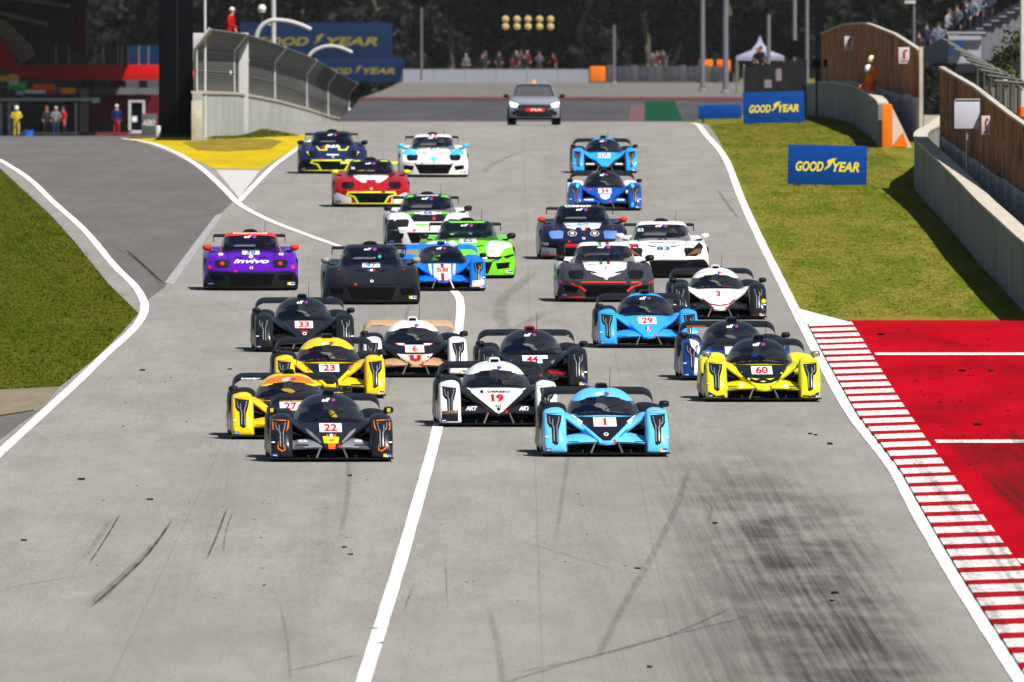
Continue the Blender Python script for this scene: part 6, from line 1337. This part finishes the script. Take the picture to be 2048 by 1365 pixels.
# ------------------------------------------------------------------ the course car at the crest
SD = 968.0; sx0 = at(1069, 0, SD).x
R = empty('course_car', (sx0, SD, gz(sx0, SD) + .01), (0, 0, math.radians(.5)), label='grey hatchback course car with lit headlights and orange beacon at the crest', cat='car')
SB = paint('greyblue', (.20, .215, .26)); SBD = mat('dark_plastic', (.025, .026, .03), .6, var=.2)
def shz(x, t): return interp([(0, .80), (.1, .88), (.4, .96), (1.0, 1.02)], t) - .10 * max(0, (abs(x) - .62) / .28) ** 2
sw = lambda x: .22 * (abs(x) / .9) ** 3
xs2 = lin(-.89, .89, 31)
obj('bonnet', gridmesh(lambda x, v: (x, sw(x) + v * (1.0 - sw(x)), shz(x, v)), xs2, lin(0, 1, 12), ang=60), SB, R)
obj('front_bumper', gridmesh(lambda x, v: (x, sw(x) - .06 * math.sin(v * 3.14), .26 + (.798 - .26 - .10 * max(0, (abs(x) - .62) / .28) ** 2) * v), xs2, lin(0, 1, 10), ang=60), SB, R)
for s_ in (-1, 1): obj('side_panel', gridmesh(lambda y, v: (s_ * (.89 + .02 * math.sin(v * 3.14)), y, .24 + (.72 + .22 * min(1, y) - .24) * v), lin(.22, 4.0, 20), lin(0, 1, 6), ang=60), SB, R)
def ssec(y, hw, zb, zt): 
    r_ = [Vector((hw * b, y, zb + (zt - zb) * a)) for a, b in ((0, 1), (.35, .93), (.7, .85), (.9, .79), (.97, .70), (1, .45), (1, 0))]; return [Vector((-v.x, v.y, v.z)) for v in r_][:-1] + r_[::-1]
ss = [ssec(.92, .80, .92, .98), ssec(1.2, .80, .92, 1.17), ssec(1.5, .80, .92, 1.36), ssec(1.8, .79, .92, 1.47), ssec(2.2, .78, .92, 1.50), ssec(3.0, .75, .92, 1.48), ssec(3.8, .68, .92, 1.36)]
sg = lambda c: c.y < 1.72 and abs(c.x) < .74 - .15 * (c.z - .95) / .5
g_, r_ = loft(ss, 3, 4, closed=False, ang=70, pick=[sg, lambda c: not sg(c)]); obj('windscreen', g_, M_GLASS, R); obj('roof', r_, SB, R)
obj('underbody', boxmesh((0, 2.0, .45), (1.7, 3.5, .5)), M_MATB, R)
SB_ = bvh_of([(c.data, (0, 0, 0)) for c in R.children if c.name.startswith(('bonnet', 'front_bumper'))])
KS = Kind(); KS.name = 'suv'; KS.slope = .005; KS.bvh = {'front': SB_}
decal(KS, R, 'grille', 'front', [(-.60, .72), (.60, .72), (.55, .58), (-.55, .58)], SBD, .006); decal(KS, R, 'lower_grille', 'front', [(-.70, .56), (.70, .56), (.62, .29), (-.62, .29)], SBD, .006)
decal(KS, R, 'red_plate', 'front', rect(.02, .53, .66, .13, .0), M_LR, .014); dtext(KS, R, 'plate_lettering', 'front', 'FIA', .08, .53, .07, M_LW, w=.40, lift=.02)
M_HLON = mat('lit_headlamp', (.9, .9, .9), .3, emit=(1, .97, .92), estr=6.0)
for s_ in (-1, 1):
    decal(KS, R, 'headlight', 'front', [(s_ * .58, .72), (s_ * .86, .80), (s_ * .82, .66), (s_ * .64, .65)][::s_], M_HLON, .012)
    mo = obj('wing_mirror', GT.mirror, SBD, R, (s_ * .99, 1.15, 1.03)); obj('stalk', GT.stalk[s_], SBD, mo)
    decal(KS, R, 'fog_lamp_recess', 'front', circ(s_ * .72, .42, .07, 10), M_MATB, .010)
    wheel(R, s_ * .78, .75, 1.02); wheel(R, s_ * .78, 3.2, 1.02)
obj('beacon', lathe([(.001, .10), (.05, .09), (.065, .03), (.07, 0)], 12, 'z', (0, 2.0, 1.49)), mat('beacon_orange', (.75, .18, .01), .3, emit=(1, .3, .02), estr=.6), R)
# ------------------------------------------------------------------ drivers behind the windscreens
def seated():
    J = [(0, .30, .22), (0, .34, .42), (0, .36, .56), (0, .34, .66), (0, .33, .76)]; E = [(0, 1), (1, 2), (2, 3), (3, 4)]; Rr = [(.17, .12), (.17, .12), (.18, .11), (.07, .07), (.09, .10)]
    for s in (-1, 1):
        b = len(J); J += [(s * .20, .34, .56), (s * .26, .12, .44), (s * .14, -.14, .52), (s * .12, -.19, .53)]; E += [(2, b), (b, b + 1), (b + 1, b + 2), (b + 2, b + 3)]; Rr += [(.075, .075), (.055, .055), (.045, .045), (.04, .03)]
        b = len(J); J += [(s * .10, .22, .20), (s * .14, -.25, .34), (s * .12, -.65, .20)]; E += [(0, b), (b, b + 1), (b + 1, b + 2)]; Rr += [(.10, .09), (.075, .075), (.05, .05)]
    return body_mesh(J, E, Rr, lambda c: 0)
SEAT = seated(); VISOR = lathe([(.128, .045), (.137, .02), (.137, -.02), (.128, -.045)], 14)
suits = [(.02, .05, .25), (.25, .25, .27), (.03, .03, .04), (.30, .02, .02), (.35, .33, .30)]
DRV = ['light blue prototype number 1', 'black and silver prototype number 22', 'yellow prototype with orange roof band, number 27', 'yellow prototype with yellow roof', 'white and black prototype number 19', 'dark prototype with the red roof scoop', 'white and tan prototype number 6', 'plain black prototype number 33', 'lemon yellow prototype number 60', 'dark blue prototype hidden behind the lemon one', 'sky blue prototype number 29', 'white nosed prototype number 3', 'striped blue prototype number 58', 'farthest sky blue prototype', 'royal blue prototype with white rear arches', 'purple coupe', 'plain black coupe number 97', 'white and lime coupe behind the green one', 'lime green coupe', 'navy black coupe with orange mirrors', 'white coupe number 83', 'graphite coupe number 7', 'red and white coupe', 'navy coupe with neon trim', 'white and cyan coupe']
cars = [o for o in COL.objects if o.name.startswith('race_car')]
for i, car in enumerate(cars):
    gtk = 'coupe' in car['label']; lab = car['label']
    z0 = .10 if not gtk else .16
    r = empty('person', label='helmeted driver inside the ' + DRV[i], cat='person', group='drivers in the cars')
    off = car.matrix_basis @ Vector((-.20 if not gtk else .24, 2.28 if not gtk else 2.30, z0)); r.location = off; r.rotation_euler = car.rotation_euler; r.scale = (.95, .95, .95)
    b = bpy.data.objects.new('body', SEAT); link(b, r); b.material_slots[0].link = 'OBJECT'; b.material_slots[0].material = mat('suit_%d' % (i % 5), suits[i % 5], .8, var=.15)
    h = obj('helmet', HELM, mat('race_helmet_%d' % (i % 4), ((.6, .6, .62), (.05, .2, .6), (.5, .45, .05), (.5, .05, .04))[i % 4], .35, coat=.3), r, (0, .32, .76)); v = obj('visor', VISOR, M_LENS, h)
# ------------------------------------------------------------------ dusty warm air over the track
HZ = boxmesh((0, 4500, 40), (6400, 9400, 130)); hm_ = bpy.data.materials.new('haze_air'); hm_.use_nodes = True; t_ = hm_.node_tree; t_.nodes.clear()
vo = t_.nodes.new('ShaderNodeVolumePrincipled'); vo.inputs['Color'].default_value = (.86, .88, .95, 1); vo.inputs['Density'].default_value = HAZE; vo.inputs['Anisotropy'].default_value = 0.0
ou = t_.nodes.new('ShaderNodeOutputMaterial'); t_.links.new(vo.outputs[0], ou.inputs['Volume'])
hzo = obj('haze', HZ, hm_); hzo['kind'] = 'stuff'

# ------------------------------------------------------------------ labels that count along a row
ORD = ['first', 'second', 'third', 'fourth', 'fifth', 'sixth', 'seventh', 'eighth', 'ninth', 'tenth', 'eleventh', 'twelfth', 'thirteenth', 'fourteenth', 'fifteenth', 'sixteenth', 'seventeenth', 'eighteenth', 'nineteenth', 'twentieth']
def tone(o):
    c = [k for k in o.children if k.name.startswith('body')][0].material_slots[0].material.name.split('_')[1][:6]; r_, g_, b_ = [int(c[i:i + 2], 16) / 255 for i in (0, 2, 4)]
    return 'red' if r_ > 2 * b_ and r_ > .08 else 'dark' if max(r_, g_, b_) < .075 else 'bluish grey' if b_ > 1.25 * r_ else 'grey'
for grp, text in (('spectators behind the far wall', '%s from the left of the spectators behind the far white wall, %s top'), ('spectators on the grandstand', '%s from the left of the spectators on the grandstand, %s top')):
    for i, o in enumerate(sorted([o for o in COL.objects if o.get('group') == grp], key=lambda o: o.location.x / o.location.y)): o['label'] = text % (ORD[i], tone(o))
for rowname in ('front', 'middle', 'back'):
    for i, o in enumerate(sorted([o for o in COL.objects if o.name.startswith('tree') and ('trees of the %s row' % rowname) in (o.get('group') or '')], key=lambda o: o.location.x / o.location.y)):
        o['label'] = '%s from the left in the %s row of dark trees, %s' % (ORD[i], rowname, o['label'].split(' dark tree')[0])
